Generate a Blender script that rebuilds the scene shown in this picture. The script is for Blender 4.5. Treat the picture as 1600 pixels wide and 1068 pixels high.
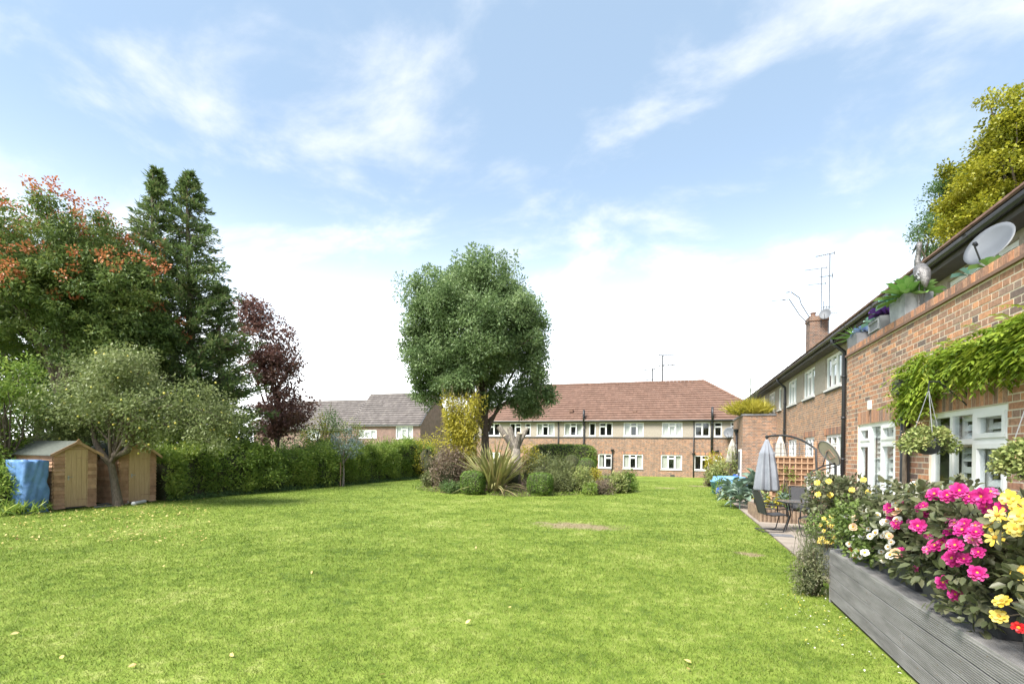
import bpy, bmesh, math, random
import numpy as np
from mathutils import Vector, Matrix
random.seed(7); RNG = np.random.default_rng(7)
for o in list(bpy.data.objects): bpy.data.objects.remove(o)
S = bpy.context.scene; COL = S.collection; R = math.radians
# ------------------------------------------------------------------ camera
TH, ROLL, FPX, HY, CAMZ = R(18.55), R(0.8), 760.0, 704.0, 1.8
cd = bpy.data.cameras.new('camera'); cam = bpy.data.objects.new('camera', cd); COL.objects.link(cam)
cd.sensor_width = 36; cd.lens = 36*FPX/1600; cd.shift_y = (HY-534)/1600; cd.clip_start = .05; cd.clip_end = 3000
cam.matrix_world = Matrix.Translation((0, 0, CAMZ)) @ Matrix.Rotation(TH, 4, 'Z') @ Matrix.Rotation(R(90), 4, 'X') @ Matrix.Rotation(ROLL, 4, 'Z')
S.camera = cam
# ------------------------------------------------------------------ sky, sun, exposure
SUN_EL, SUN_AZ = R(50), R(205)      # azimuth: direction the light comes FROM, clockwise from +Y
w = bpy.data.worlds.new('World'); S.world = w; w.use_nodes = True
nt = w.node_tree; nt.nodes.clear()
def N(t, k, **kw):
    n = t.nodes.new(k)
    for a, b in kw.items():
        if a.startswith('i_'):
            key = a[2:]
            n.inputs[int(key) if key.isdigit() else key.replace('_', ' ')].default_value = b
        else: setattr(n, a, b)
    return n
def L(t, a, ao, b, bi): t.links.new(a.outputs[ao], b.inputs[bi])
def math_n(t, op, a, b=None, clamp=False):
    n = t.nodes.new('ShaderNodeMath'); n.operation = op; n.use_clamp = clamp
    for i, v in enumerate((a, b)):
        if v is None: continue
        if isinstance(v, (int, float)): n.inputs[i].default_value = v
        else: t.links.new(v, n.inputs[i])
    return n.outputs[0]
sky = N(nt, 'ShaderNodeTexSky', sky_type='NISHITA', sun_disc=False, sun_elevation=SUN_EL, sun_rotation=SUN_AZ, air_density=1.0, dust_density=.6, ozone_density=1.2)
tc = N(nt, 'ShaderNodeTexCoord'); sx = N(nt, 'ShaderNodeSeparateXYZ'); L(nt, tc, 'Generated', sx, 0)
zz = math_n(nt, 'ADD', math_n(nt, 'MAXIMUM', sx.outputs[2], 0.0), .22)
cx_ = N(nt, 'ShaderNodeCombineXYZ')
nt.links.new(math_n(nt, 'DIVIDE', sx.outputs[0], zz), cx_.inputs[0]); nt.links.new(math_n(nt, 'DIVIDE', sx.outputs[1], zz), cx_.inputs[1])
mp = N(nt, 'ShaderNodeMapping'); L(nt, cx_, 0, mp, 0); mp.inputs['Rotation'].default_value = (0, 0, R(35)); mp.inputs['Scale'].default_value = (1.05, 1.4, 1); mp.inputs['Location'].default_value = (13.1, 1.2, 0)
nz = N(nt, 'ShaderNodeTexNoise', i_Scale=2.0, i_Detail=9.0, i_Roughness=.58, i_Distortion=.25); L(nt, mp, 0, nz, 0)
cr = N(nt, 'ShaderNodeMapRange', interpolation_type='SMOOTHSTEP', i_1=.46, i_2=.74, i_3=0.0, i_4=.85); L(nt, nz, 0, cr, 0)
hz = N(nt, 'ShaderNodeMapRange', interpolation_type='SMOOTHSTEP', i_1=-.05, i_2=.60, i_3=1.0, i_4=0.0); L(nt, sx, 2, hz, 0)
pale = N(nt, 'ShaderNodeMix', data_type='RGBA'); pale.inputs[0].default_value = .82; L(nt, sky, 0, pale, 6); pale.inputs[7].default_value = (.58, .76, .92, 1)
cl = N(nt, 'ShaderNodeMix', data_type='RGBA'); L(nt, cr, 0, cl, 0); L(nt, pale, 2, cl, 6); cl.inputs[7].default_value = (1.62, 1.66, 1.70, 1)
mx = N(nt, 'ShaderNodeMix', data_type='RGBA'); nt.links.new(math_n(nt, 'POWER', hz.outputs[0], 2.3), mx.inputs[0]); L(nt, cl, 2, mx, 6); mx.inputs[7].default_value = (5.3, 5.35, 5.4, 1)
bg = N(nt, 'ShaderNodeBackground'); bg.inputs[1].default_value = .10; L(nt, mx, 2, bg, 0)
ow = N(nt, 'ShaderNodeOutputWorld'); L(nt, bg, 0, ow, 0)
sd = bpy.data.lights.new('sun', 'SUN'); sd.energy = 1.4; sd.angle = R(25); sd.color = (1, .96, .89)
so = bpy.data.objects.new('sun', sd); COL.objects.link(so); so.location = (-20, -20, 40)
sdir = Vector((math.sin(SUN_AZ)*math.cos(SUN_EL), math.cos(SUN_AZ)*math.cos(SUN_EL), math.sin(SUN_EL)))
so.rotation_euler = sdir.to_track_quat('Z', 'Y').to_euler()
S.view_settings.view_transform = 'Standard'; S.view_settings.look = 'None'; S.view_settings.exposure = 2.9; S.view_settings.gamma = 1
S.view_settings.use_curve_mapping = False
# ------------------------------------------------------------------ where things stand (metres; y along the flats, x to the right)
cR, sR, cT, sT = math.cos(ROLL), math.sin(ROLL), math.cos(TH), math.sin(TH)
def g(x, y): return -.0045*min(max(y, 0), 60) + .005*min(max(x, -30), 0)
def ray(px, py):
    a, b = (px-800)/FPX, (HY-py)/FPX
    r, u = a*cR-b*sR, a*sR+b*cR
    return Vector((r*cT-sT, r*sT+cT, u))
def dep(px, py, z): d = ray(px, py)*z; return Vector((d.x, d.y, d.z+CAMZ))
def onu(px, py, U): d = ray(px, py); return dep(px, py, U/d.x)
def onv(px, py, V): d = ray(px, py); return dep(px, py, V/d.y)
def ong(px, py, z0=None):
    p = Vector((0, 0, 0))
    for i in range(8):
        gz = g(p.x, p.y) if z0 is None else z0
        d = ray(px, py); p = dep(px, py, (gz-CAMZ)/d.z)
    return p
def C(px, z): p = dep(px, HY, z); return p.x, p.y          # ground position under a direction at a distance
def Hh(px, py, z): return dep(px, py, z).z
# ------------------------------------------------------------------ materials
MATS = {}
def newmat(name):
    m = bpy.data.materials.new(name); m.use_nodes = True; t = m.node_tree; t.nodes.clear()
    o = t.nodes.new('ShaderNodeOutputMaterial'); MATS[name] = m
    return m, t, o
def c4(c): return (c[0], c[1], c[2], 1)
def mat(name, c1, c2=None, rough=.7, scale=8, metal=0, bump=0, bscale=None, spec=.4, detail=5, stretch=None, lo=.35, hi=.65):
    m, t, o = newmat(name)
    p = N(t, 'ShaderNodeBsdfPrincipled', i_Roughness=rough, i_Metallic=metal); p.inputs['Specular IOR Level'].default_value = spec
    L(t, p, 0, o, 0)
    if c2 is None: c2 = tuple(x*.8 for x in c1)
    tcn = N(t, 'ShaderNodeTexCoord'); src = tcn; so_ = 'Object'
    if stretch:
        mpn = N(t, 'ShaderNodeMapping'); mpn.inputs['Scale'].default_value = stretch; L(t, tcn, 'Object', mpn, 0); src = mpn; so_ = 0
    n = N(t, 'ShaderNodeTexNoise', i_Scale=scale, i_Detail=detail, i_Roughness=.6); L(t, src, so_, n, 0)
    r = N(t, 'ShaderNodeMapRange', i_1=lo, i_2=hi); L(t, n, 0, r, 0)
    x = N(t, 'ShaderNodeMix', data_type='RGBA'); L(t, r, 0, x, 0); x.inputs[6].default_value = c4(c1); x.inputs[7].default_value = c4(c2); L(t, x, 2, p, 'Base Color')
    if bump:
        n2 = N(t, 'ShaderNodeTexNoise', i_Scale=bscale or scale*3, i_Detail=6.0); L(t, src, so_, n2, 0)
        b = N(t, 'ShaderNodeBump', i_Strength=bump, i_Distance=.02); L(t, n2, 0, b, 'Height'); L(t, b, 0, p, 'Normal')
    return m
def leafmat(name, cs, trans=.3, rough=.45, clump=1.2, spec=.35):
    m, t, o = newmat(name)
    at = N(t, 'ShaderNodeAttribute', attribute_name='rnd'); tcn = N(t, 'ShaderNodeTexCoord')
    n = N(t, 'ShaderNodeTexNoise', i_Scale=clump, i_Detail=3.0); L(t, tcn, 'Object', n, 0)
    f = math_n(t, 'ADD', math_n(t, 'MULTIPLY', at.outputs['Fac'], .62), math_n(t, 'MULTIPLY', math_n(t, 'SUBTRACT', n.outputs[0], .3), .95), True)
    rp = t.nodes.new('ShaderNodeValToRGB'); e = rp.color_ramp.elements
    while len(e) < len(cs): e.new(.5)
    for i, c in enumerate(cs): e[i].position = i/(len(cs)-1); e[i].color = c4(c)
    t.links.new(f, rp.inputs[0])
    p = N(t, 'ShaderNodeBsdfPrincipled', i_Roughness=rough); p.inputs['Specular IOR Level'].default_value = spec; L(t, rp, 0, p, 'Base Color')
    tr = N(t, 'ShaderNodeBsdfTranslucent'); L(t, rp, 0, tr, 0)
    mxs = N(t, 'ShaderNodeMixShader'); mxs.inputs[0].default_value = trans; L(t, p, 0, mxs, 1); L(t, tr, 0, mxs, 2); L(t, mxs, 0, o, 0)
    return m
def brickmat(name, ca, cb, cm_, bias=0.0, noise=.35):
    m, t, o = newmat(name)
    uv = N(t, 'ShaderNodeUVMap'); uv.uv_map = 'UVMap'
    b = N(t, 'ShaderNodeTexBrick', offset=.5, squash=.5, squash_frequency=2); b.inputs['Scale'].default_value = 1
    b.inputs['Brick Width'].default_value = .225; b.inputs['Row Height'].default_value = .075; b.inputs['Mortar Size'].default_value = .006; b.inputs['Bias'].default_value = bias
    b.inputs['Mortar Smooth'].default_value = .15
    b.inputs['Color1'].default_value = c4(ca); b.inputs['Color2'].default_value = c4(cb); b.inputs['Mortar'].default_value = c4(cm_); L(t, uv, 0, b, 0)
    n = N(t, 'ShaderNodeTexNoise', i_Scale=2.2, i_Detail=8.0, i_Roughness=.7); L(t, uv, 0, n, 0)
    r = N(t, 'ShaderNodeMapRange', i_1=.25, i_2=.75, i_3=1-noise, i_4=1+noise); L(t, n, 0, r, 0)
    x = N(t, 'ShaderNodeMix', data_type='RGBA', blend_type='MULTIPLY'); x.inputs[0].default_value = 1; L(t, b, 0, x, 6)
    cc = N(t, 'ShaderNodeCombineColor')
    for i in range(3): L(t, r, 0, cc, i)
    L(t, cc, 0, x, 7)
    p = N(t, 'ShaderNodeBsdfPrincipled', i_Roughness=.85); L(t, x, 2, p, 'Base Color')
    bu = N(t, 'ShaderNodeBump', i_Strength=.5, i_Distance=.01, invert=True); L(t, b, 1, bu, 'Height'); L(t, bu, 0, p, 'Normal'); L(t, p, 0, o, 0)
    return m
def piecemat(name, cols, rough=.85, scale=25, amt=.5, bump=.4):
    """per-piece colour: random per object plus a per-face value"""
    m, t, o = newmat(name)
    at = N(t, 'ShaderNodeAttribute', attribute_name='rnd'); oi = N(t, 'ShaderNodeObjectInfo')
    f = math_n(t, 'FRACT', math_n(t, 'ADD', at.outputs['Fac'], oi.outputs['Random']))
    rp = t.nodes.new('ShaderNodeValToRGB'); rp.color_ramp.interpolation = 'LINEAR'; e = rp.color_ramp.elements
    while len(e) < len(cols): e.new(.5)
    for i, c in enumerate(cols): e[i].position = i/(len(cols)-1); e[i].color = c4(c)
    t.links.new(f, rp.inputs[0])
    ge = N(t, 'ShaderNodeNewGeometry'); n = N(t, 'ShaderNodeTexNoise', i_Scale=scale, i_Detail=6.0, i_Roughness=.65); L(t, ge, 'Position', n, 0)
    r = N(t, 'ShaderNodeMapRange', i_1=.2, i_2=.8, i_3=1-amt, i_4=1+amt); L(t, n, 0, r, 0)
    cc = N(t, 'ShaderNodeCombineColor')
    for i in range(3): L(t, r, 0, cc, i)
    x = N(t, 'ShaderNodeMix', data_type='RGBA', blend_type='MULTIPLY'); x.inputs[0].default_value = 1; L(t, rp, 0, x, 6); L(t, cc, 0, x, 7)
    p = N(t, 'ShaderNodeBsdfPrincipled', i_Roughness=rough); L(t, x, 2, p, 'Base Color')
    if bump:
        b = N(t, 'ShaderNodeBump', i_Strength=bump, i_Distance=.006); L(t, n, 0, b, 'Height'); L(t, b, 0, p, 'Normal')
    L(t, p, 0, o, 0)
    return m
def glassmat():
    m, t, o = newmat('glass')
    tr = N(t, 'ShaderNodeBsdfTransparent'); tr.inputs[0].default_value = (.94, .96, .96, 1)
    gl = N(t, 'ShaderNodeBsdfGlossy', i_Roughness=.03); gl.inputs[0].default_value = (.8, .85, .88, 1)
    fr = N(t, 'ShaderNodeLayerWeight', i_Blend=.5); f = math_n(t, 'ADD', math_n(t, 'MULTIPLY', math_n(t, 'POWER', fr.outputs['Facing'], 4.0), .6), .035, True)
    x = N(t, 'ShaderNodeMixShader'); t.links.new(f, x.inputs[0]); L(t, tr, 0, x, 1); L(t, gl, 0, x, 2); L(t, x, 0, o, 0)
    return m
glassmat()
mat('white_frame', (.8, .8, .79), (.74, .74, .73), rough=.35, scale=3)
mat('render', (.37, .325, .275), (.29, .255, .21), rough=.95, scale=14, bump=.5, bscale=60)
mat('interior', (.15, .14, .13), (.10, .095, .09), rough=.9, scale=2)
mat('curtain', (.62, .60, .55), (.48, .46, .42), rough=.9, scale=2, stretch=(14, 14, .3))
mat('mortar', (.66, .575, .46), (.54, .465, .37), rough=.95, scale=9, bump=.4)
mat('black_plastic', (.022, .023, .026), (.035, .036, .04), rough=.38, scale=5)
mat('soffit', (.05, .045, .04), (.08, .07, .06), rough=.7, scale=4)
mat('lead', (.20, .20, .21), (.13, .13, .14), rough=.6, scale=5)
mat('metal_grey', (.42, .43, .45), (.33, .34, .36), rough=.42, metal=.5, scale=6)
mat('aerial_metal', (.07, .072, .075), (.11, .11, .115), rough=.5, metal=.4, scale=6)
mat('dish_grey', (.125, .135, .15), (.10, .108, .12), rough=.5, scale=3)
mat('flat_roof', (.13, .13, .13), (.2, .2, .19), rough=.9, scale=3)
mat('soil', (.075, .05, .034), (.13, .09, .06), rough=1, scale=6, bump=.8)
mat('bark', (.16, .125, .095), (.07, .055, .042), rough=.95, scale=6, stretch=(4, 4, 1), bump=.7)
mat('bark_grey', (.27, .24, .20), (.12, .10, .085), rough=.95, scale=5, stretch=(3, 3, 1), bump=.7)
mat('cut_wood', (.55, .44, .30), (.42, .33, .22), rough=.9, scale=9)
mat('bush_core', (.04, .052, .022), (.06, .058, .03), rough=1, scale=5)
mat('twig', (.11, .085, .06), (.06, .048, .035), rough=.95, scale=7)
brickmat('brick_far', (.31, .155, .085), (.115, .082, .068), (.38, .32, .25), bias=-.05)
mat('fence_brown', (.21, .115, .062), (.15, .08, .045), rough=.9, scale=6, stretch=(4, 4, .5))
brickmat('brick_chimney', (.20, .105, .065), (.085, .06, .05), (.27, .23, .19))
brickmat('brick_house', (.22, .125, .10), (.16, .10, .085), (.24, .19, .16))
brickmat('brick_wing', (.42, .215, .115), (.175, .125, .10), (.58, .49, .38), bias=-.1)
piecemat('brick_piece', [(0.482, 0.218, 0.112), (0.174, 0.118, 0.095), (0.403, 0.19, 0.106), (0.246, 0.168, 0.132), (0.526, 0.252, 0.129), (0.14, 0.103, 0.09), (0.448, 0.213, 0.118)])
piecemat('roof_tile', [(.165, .095, .068), (.14, .080, .057), (.185, .108, .078), (.155, .092, .067)], scale=3, amt=.22)
piecemat('roof_tile_grey', [(.135, .118, .11), (.105, .09, .085), (.155, .136, .126), (.12, .104, .098)], scale=1.5, amt=.35)
piecemat('shed_board', [(.40, .235, .14), (.29, .165, .10), (.46, .29, .18), (.34, .20, .125)], scale=6, amt=.4)
mat('shed_door', (.50, .35, .205), (.40, .27, .15), rough=.8, scale=3, stretch=(5, 5, .6), bump=.2)
mat('shed_felt', (.105, .115, .10), (.075, .085, .072), rough=.95, scale=14, bump=.3)
piecemat('slab', [(.27, .23, .19), (.235, .20, .17), (.30, .255, .21), (.25, .215, .18)], scale=4, amt=.25, bump=.15)
# ------------------------------------------------------------------ mesh helpers
ORG = {}
class MB:
    def __init__(s): s.v = []; s.f = []; s.uv = []; s.r = []
    def face(s, pts, uv=None, r=0.0):
        i = len(s.v); s.v += [tuple(p) for p in pts]; s.f.append(tuple(range(i, i+len(pts)))); s.uv.append(uv or [(0, 0)]*len(pts)); s.r.append(r)
    def boxm(s, M, a0, a1, n0, n1, h0, h1, r=0.0, skip=()):
        P = lambda a, n, h: M(a, n, h)
        fs = [('f', [(a0, n1, h0), (a1, n1, h0), (a1, n1, h1), (a0, n1, h1)], 0, 2), ('b', [(a1, n0, h0), (a0, n0, h0), (a0, n0, h1), (a1, n0, h1)], 0, 2),
              ('l', [(a0, n0, h0), (a0, n1, h0), (a0, n1, h1), (a0, n0, h1)], 1, 2), ('r', [(a1, n1, h0), (a1, n0, h0), (a1, n0, h1), (a1, n1, h1)], 1, 2),
              ('t', [(a0, n1, h1), (a1, n1, h1), (a1, n0, h1), (a0, n0, h1)], 0, 1), ('u', [(a0, n0, h0), (a1, n0, h0), (a1, n1, h0), (a0, n1, h0)], 0, 1)]
        for k, q, i, j in fs:
            if k in skip: continue
            s.face([P(*p) for p in q], [(p[i], p[j]) for p in q], r)
    def box(s, c, d, rot=None, r=0.0):
        c = Vector(c); Mx = rot if rot is not None else Matrix.Identity(3)
        s.boxm(lambda a, n, h: c + Mx @ Vector((a, n, h)), -d[0]/2, d[0]/2, -d[1]/2, d[1]/2, -d[2]/2, d[2]/2, r)
    def tube(s, pts, rad, n=7, cap=True, r=0.0, flat=1.0):
        pts = [Vector(p) for p in pts]
        if isinstance(rad, (int, float)): rad = [rad]*len(pts)
        rings = []; prev = None
        for i, p in enumerate(pts):
            d = (pts[min(i+1, len(pts)-1)] - pts[max(i-1, 0)]).normalized()
            if prev is None: a = d.orthogonal().normalized()
            else:
                a = prev - d*prev.dot(d); a = a.normalized() if a.length > 1e-6 else d.orthogonal().normalized()
            prev = a; b = d.cross(a)
            i0 = len(s.v)
            for k in range(n):
                t = 2*math.pi*k/n; s.v.append(tuple(p + (a*math.cos(t) + b*math.sin(t)*flat)*rad[i]))
            rings.append(i0)
        for i in range(len(rings)-1):
            for k in range(n):
                k2 = (k+1) % n
                s.f.append((rings[i]+k, rings[i]+k2, rings[i+1]+k2, rings[i+1]+k)); s.uv.append([(0, 0)]*4); s.r.append(r)
        if cap:
            for i0, rev in ((rings[0], True), (rings[-1], False)):
                q = [i0+k for k in range(n)]; s.f.append(tuple(q[::-1] if rev else q)); s.uv.append([(0, 0)]*n); s.r.append(r)
    def lathe(s, prof, c, n=16, fn=None):
        """prof: list of (radius, z); fn(angle, r, z) may vary the radius"""
        i0 = len(s.v)
        for rr, z in prof:
            for k in range(n):
                t = 2*math.pi*k/n; q = fn(t, rr, z) if fn else rr
                s.v.append((c[0]+q*math.cos(t), c[1]+q*math.sin(t), c[2]+z))
        for i in range(len(prof)-1):
            for k in range(n):
                k2 = (k+1) % n
                s.f.append((i0+i*n+k, i0+i*n+k2, i0+(i+1)*n+k2, i0+(i+1)*n+k)); s.uv.append([(0, 0)]*4); s.r.append(0.0)
        for i, rev in ((0, True), (len(prof)-1, False)):
            q = [i0+i*n+k for k in range(n)]; s.f.append(tuple(q[::-1] if rev else q)); s.uv.append([(0, 0)]*n); s.r.append(0.0)
    def build(s, name, m, parent=None, smooth=False, kind=None, org=None):
        o0 = Vector(org) if org is not None else (ORG[parent] if parent is not None else Vector((0, 0, 0)))
        me = bpy.data.meshes.new(name)
        me.from_pydata([(v[0]-o0.x, v[1]-o0.y, v[2]-o0.z) for v in s.v], [], s.f)
        ul = me.uv_layers.new(name='UVMap'); ul.data.foreach_set('uv', np.array([c for u in s.uv for p in u for c in p], dtype=np.float32))
        at = me.attributes.new('rnd', 'FLOAT', 'FACE'); at.data.foreach_set('value', np.array(s.r, dtype=np.float32))
        if smooth: me.polygons.foreach_set('use_smooth', np.ones(len(me.polygons), dtype=bool))
        return link(name, me, m, parent, o0, kind)
def link(name, me, m, parent, o0, kind=None):
    if m: me.materials.append(MATS[m])
    o = bpy.data.objects.new(name, me); COL.objects.link(o)
    if parent is not None: o.parent = parent
    else: o.location = o0
    ORG[o] = o0
    if kind: o['kind'] = kind
    return o
def tag(o, label, cat, group=None):
    o['label'] = label; o['category'] = cat
    if group: o['group'] = group
    return o
def thing(name, label, cat, loc, group=None):
    o = bpy.data.objects.new(name, None); COL.objects.link(o); o.location = loc; o.empty_display_size = .2
    ORG[o] = Vector(loc); return tag(o, label, cat, group)
def fast(name, V, F, m, parent=None, rnd=None, kind=None, smooth=False, org=None):
    """V (n,3) F (k,3|4) numpy"""
    o0 = Vector(org) if org is not None else (ORG[parent] if parent is not None else Vector((0, 0, 0)))
    V = np.asarray(V, dtype=np.float32) - np.array(o0, dtype=np.float32); F = np.asarray(F, dtype=np.int32); k, q = F.shape
    me = bpy.data.meshes.new(name); me.vertices.add(len(V)); me.vertices.foreach_set('co', V.ravel())
    me.loops.add(k*q); me.polygons.add(k); me.loops.foreach_set('vertex_index', F.ravel())
    me.polygons.foreach_set('loop_start', np.arange(0, k*q, q, dtype=np.int32))
    if rnd is not None:
        at = me.attributes.new('rnd', 'FLOAT', 'FACE'); at.data.foreach_set('value', np.asarray(rnd, dtype=np.float32))
    if smooth: me.polygons.foreach_set('use_smooth', np.ones(k, dtype=bool))
    me.update(calc_edges=True); me.validate()
    return link(name, me, m, parent, o0, kind)
def norm(a): return a/np.maximum(np.linalg.norm(a, axis=1, keepdims=True), 1e-9)
def rdir(n): return norm(RNG.normal(size=(n, 3)))
class Leaves:
    """leaf blades: simple folded rhombs (two triangles) or pointed folded leaves (four)"""
    def __init__(s): s.V = []; s.F = []; s.R = []; s.n = 0
    def add(s, Cn, D, Nn, Ln, Wd, rich=False, rnd=None, fold=.16, sag=0.0, blunt=False):
        n = len(Cn); D = norm(D); Sd = np.cross(D, Nn); Sd = norm(Sd + 1e-6); Up = np.cross(Sd, D)
        Ln = np.broadcast_to(np.asarray(Ln, dtype=float), (n,))[:, None]; Wd = np.broadcast_to(np.asarray(Wd, dtype=float), (n,))[:, None]
        r = RNG.random(n) if rnd is None else np.broadcast_to(np.asarray(rnd, dtype=float), (n,))
        tip = Cn + D*Ln; tip[:, 2] -= sag*Ln[:, 0]
        if not rich:
            a = Cn + D*Ln*.45 + Sd*Wd*.5 + Up*Wd*fold; b = Cn + D*Ln*.45 - Sd*Wd*.5 + Up*Wd*fold
            V = np.stack([Cn, b, tip, a], 1).reshape(-1, 3); i = (np.arange(n)*4+s.n)[:, None]
            F = np.concatenate([i+np.array([[0, 1, 2]]), i+np.array([[0, 2, 3]])], 1).reshape(-1, 3); s.R.append(np.repeat(r, 2)); s.n += 4*n
        else:
            mid = Cn + D*Ln*.5; mid[:, 2] -= sag*.25*Ln[:, 0]
            p1, q1, p2, q2 = (.45, .42, .86, .40) if blunt else (.32, .5, .68, .38)
            a = Cn + D*Ln*p1 + Sd*Wd*q1 + Up*Wd*fold; b = Cn + D*Ln*p1 - Sd*Wd*q1 + Up*Wd*fold
            a2 = Cn + D*Ln*p2 + Sd*Wd*q2 + Up*Wd*fold; b2 = Cn + D*Ln*p2 - Sd*Wd*q2 + Up*Wd*fold
            a2[:, 2] -= sag*.5*Ln[:, 0]; b2[:, 2] -= sag*.5*Ln[:, 0]
            V = np.stack([Cn, a, a2, tip, b2, b, mid], 1).reshape(-1, 3); i = (np.arange(n)*7+s.n)[:, None]
            T = [(0, 6, 1), (1, 6, 2), (2, 6, 3), (3, 6, 4), (4, 6, 5), (5, 6, 0)]
            F = np.concatenate([i+np.array([q]) for q in T], 1).reshape(-1, 3); s.R.append(np.repeat(r, 6)); s.n += 7*n
        s.V.append(V); s.F.append(F)
    def build(s, name, m, parent=None, kind=None, org=None):
        return fast(name, np.concatenate(s.V), np.concatenate(s.F), m, parent, np.concatenate(s.R), kind, org=org)
def clump_leaves(lv, centers, rc, per, Ln, Wd, flat=.7, rich=False, droop=0.0, out=.8, rnd_shift=None):
    k = len(centers); n = k*per
    Cc = np.repeat(np.asarray(centers, dtype=float), per, 0); rr = np.repeat(np.broadcast_to(np.asarray(rc, dtype=float), (k,)), per)
    d = rdir(n); rad = RNG.random(n)**.5
    P = Cc + d*np.array([1, 1, flat])*(rr*rad)[:, None]
    D = d*out + rdir(n)*.7; D[:, 2] -= droop
    Nn = rdir(n)*.7 + np.array([0, 0, .9]) + d*.5
    sz = RNG.uniform(.65, 1.25, n)
    r = RNG.random(n)*.75 + np.repeat(RNG.random(k), per)*.25
    lv.add(P, D, Nn, Ln*sz, Wd*sz, rich, r)
def shell(n, c, rad, p=2.0, inner=.0, zmin=-1.0):
    out = []
    while len(out) < n:
        d = rdir(n*2); rr = (np.abs(d)**p).sum(1)**(-1/p); ok = d[:, 2]*rr > zmin
        q = d[ok]*rr[ok][:, None]*(1-inner*RNG.random(ok.sum())[:, None]**1.5); out += list(q)
    return np.array(out[:n])*np.array(rad) + np.array(c)
def blob(name, c, rad, m, parent, p=2.0, seg=18, rough=.08, kind=None):
    V = []; F = []
    for i in range(seg+1):
        ph = -math.pi/2 + math.pi*i/seg
        for k in range(seg*2):
            t = math.pi*k/seg; d = np.array([math.cos(ph)*math.cos(t), math.cos(ph)*math.sin(t), math.sin(ph)])
            rr = (np.abs(d)**p).sum()**(-1/p)*(1-rough*RNG.random()); V.append(d*rr*np.array(rad)+np.array(c))
    n = seg*2
    for i in range(seg):
        for k in range(n): F.append((i*n+k, i*n+(k+1) % n, (i+1)*n+(k+1) % n, (i+1)*n+k))
    return fast(name, V, F, m, parent, np.zeros(len(F)), kind, smooth=True)
def stems(parent, base, tops, r0=.02, m='twig', name='stems', bend=.15, n=5):
    mb = MB(); base = Vector(base)
    for t in tops:
        t = Vector(t); mid = base.lerp(t, .5) + Vector((random.uniform(-1, 1), random.uniform(-1, 1), 0))*bend*(t-base).length
        b = base + Vector((random.uniform(-1, 1), random.uniform(-1, 1), 0))*r0*2
        mb.tube([b, mid, t], [r0, r0*.7, r0*.3], n)
    return mb.build(name, m, parent, smooth=True)
def bush(name, label, px, z, w_, h, leaf, mm, n=3000, y0=None, cat='shrub', p=2.2, clip=False, depth=None, rich=False, group=None, top=1.0, flat=.8, rc=None, base=None, droop=0.0, asp=.5):
    """a shrub standing on the ground: w_ wide, h tall"""
    x, y = C(px, z) if base is None else base
    z0 = g(x, y) if y0 is None else y0
    t = thing(name, label, cat, (x, y, z0), group)
    rx = w_/2; ry = (depth or w_)/2; c = (x, y, z0+h*.5)
    lv = Leaves()
    if clip:
        P = shell(n, c, (rx, ry, h*.5), p, .12, -.98); d = norm((P-np.array(c))/np.array([rx, ry, h*.5])**2 + 1e-6)
        D = d*.5+rdir(n)*.9; sz = RNG.uniform(.7, 1.25, n); lv.add(P-norm(D)*leaf*.3, D, d+rdir(n)*.5, leaf*sz, leaf*asp*sz)
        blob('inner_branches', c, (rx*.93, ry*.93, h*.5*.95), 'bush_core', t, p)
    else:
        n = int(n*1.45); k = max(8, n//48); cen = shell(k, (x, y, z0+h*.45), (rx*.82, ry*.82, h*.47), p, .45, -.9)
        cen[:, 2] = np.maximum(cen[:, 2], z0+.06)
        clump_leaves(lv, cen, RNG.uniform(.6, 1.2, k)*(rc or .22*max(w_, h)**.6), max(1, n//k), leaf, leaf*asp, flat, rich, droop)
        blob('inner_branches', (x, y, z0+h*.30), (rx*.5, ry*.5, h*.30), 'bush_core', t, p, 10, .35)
    lv.build('foliage', mm, t)
    tops = shell(7, (x, y, z0+h*.5), (rx*.6, ry*.6, h*.42), 2, .3, -.2)
    stems(t, (x, y, z0-.05), tops, .012+.008*h)
    return t
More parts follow.
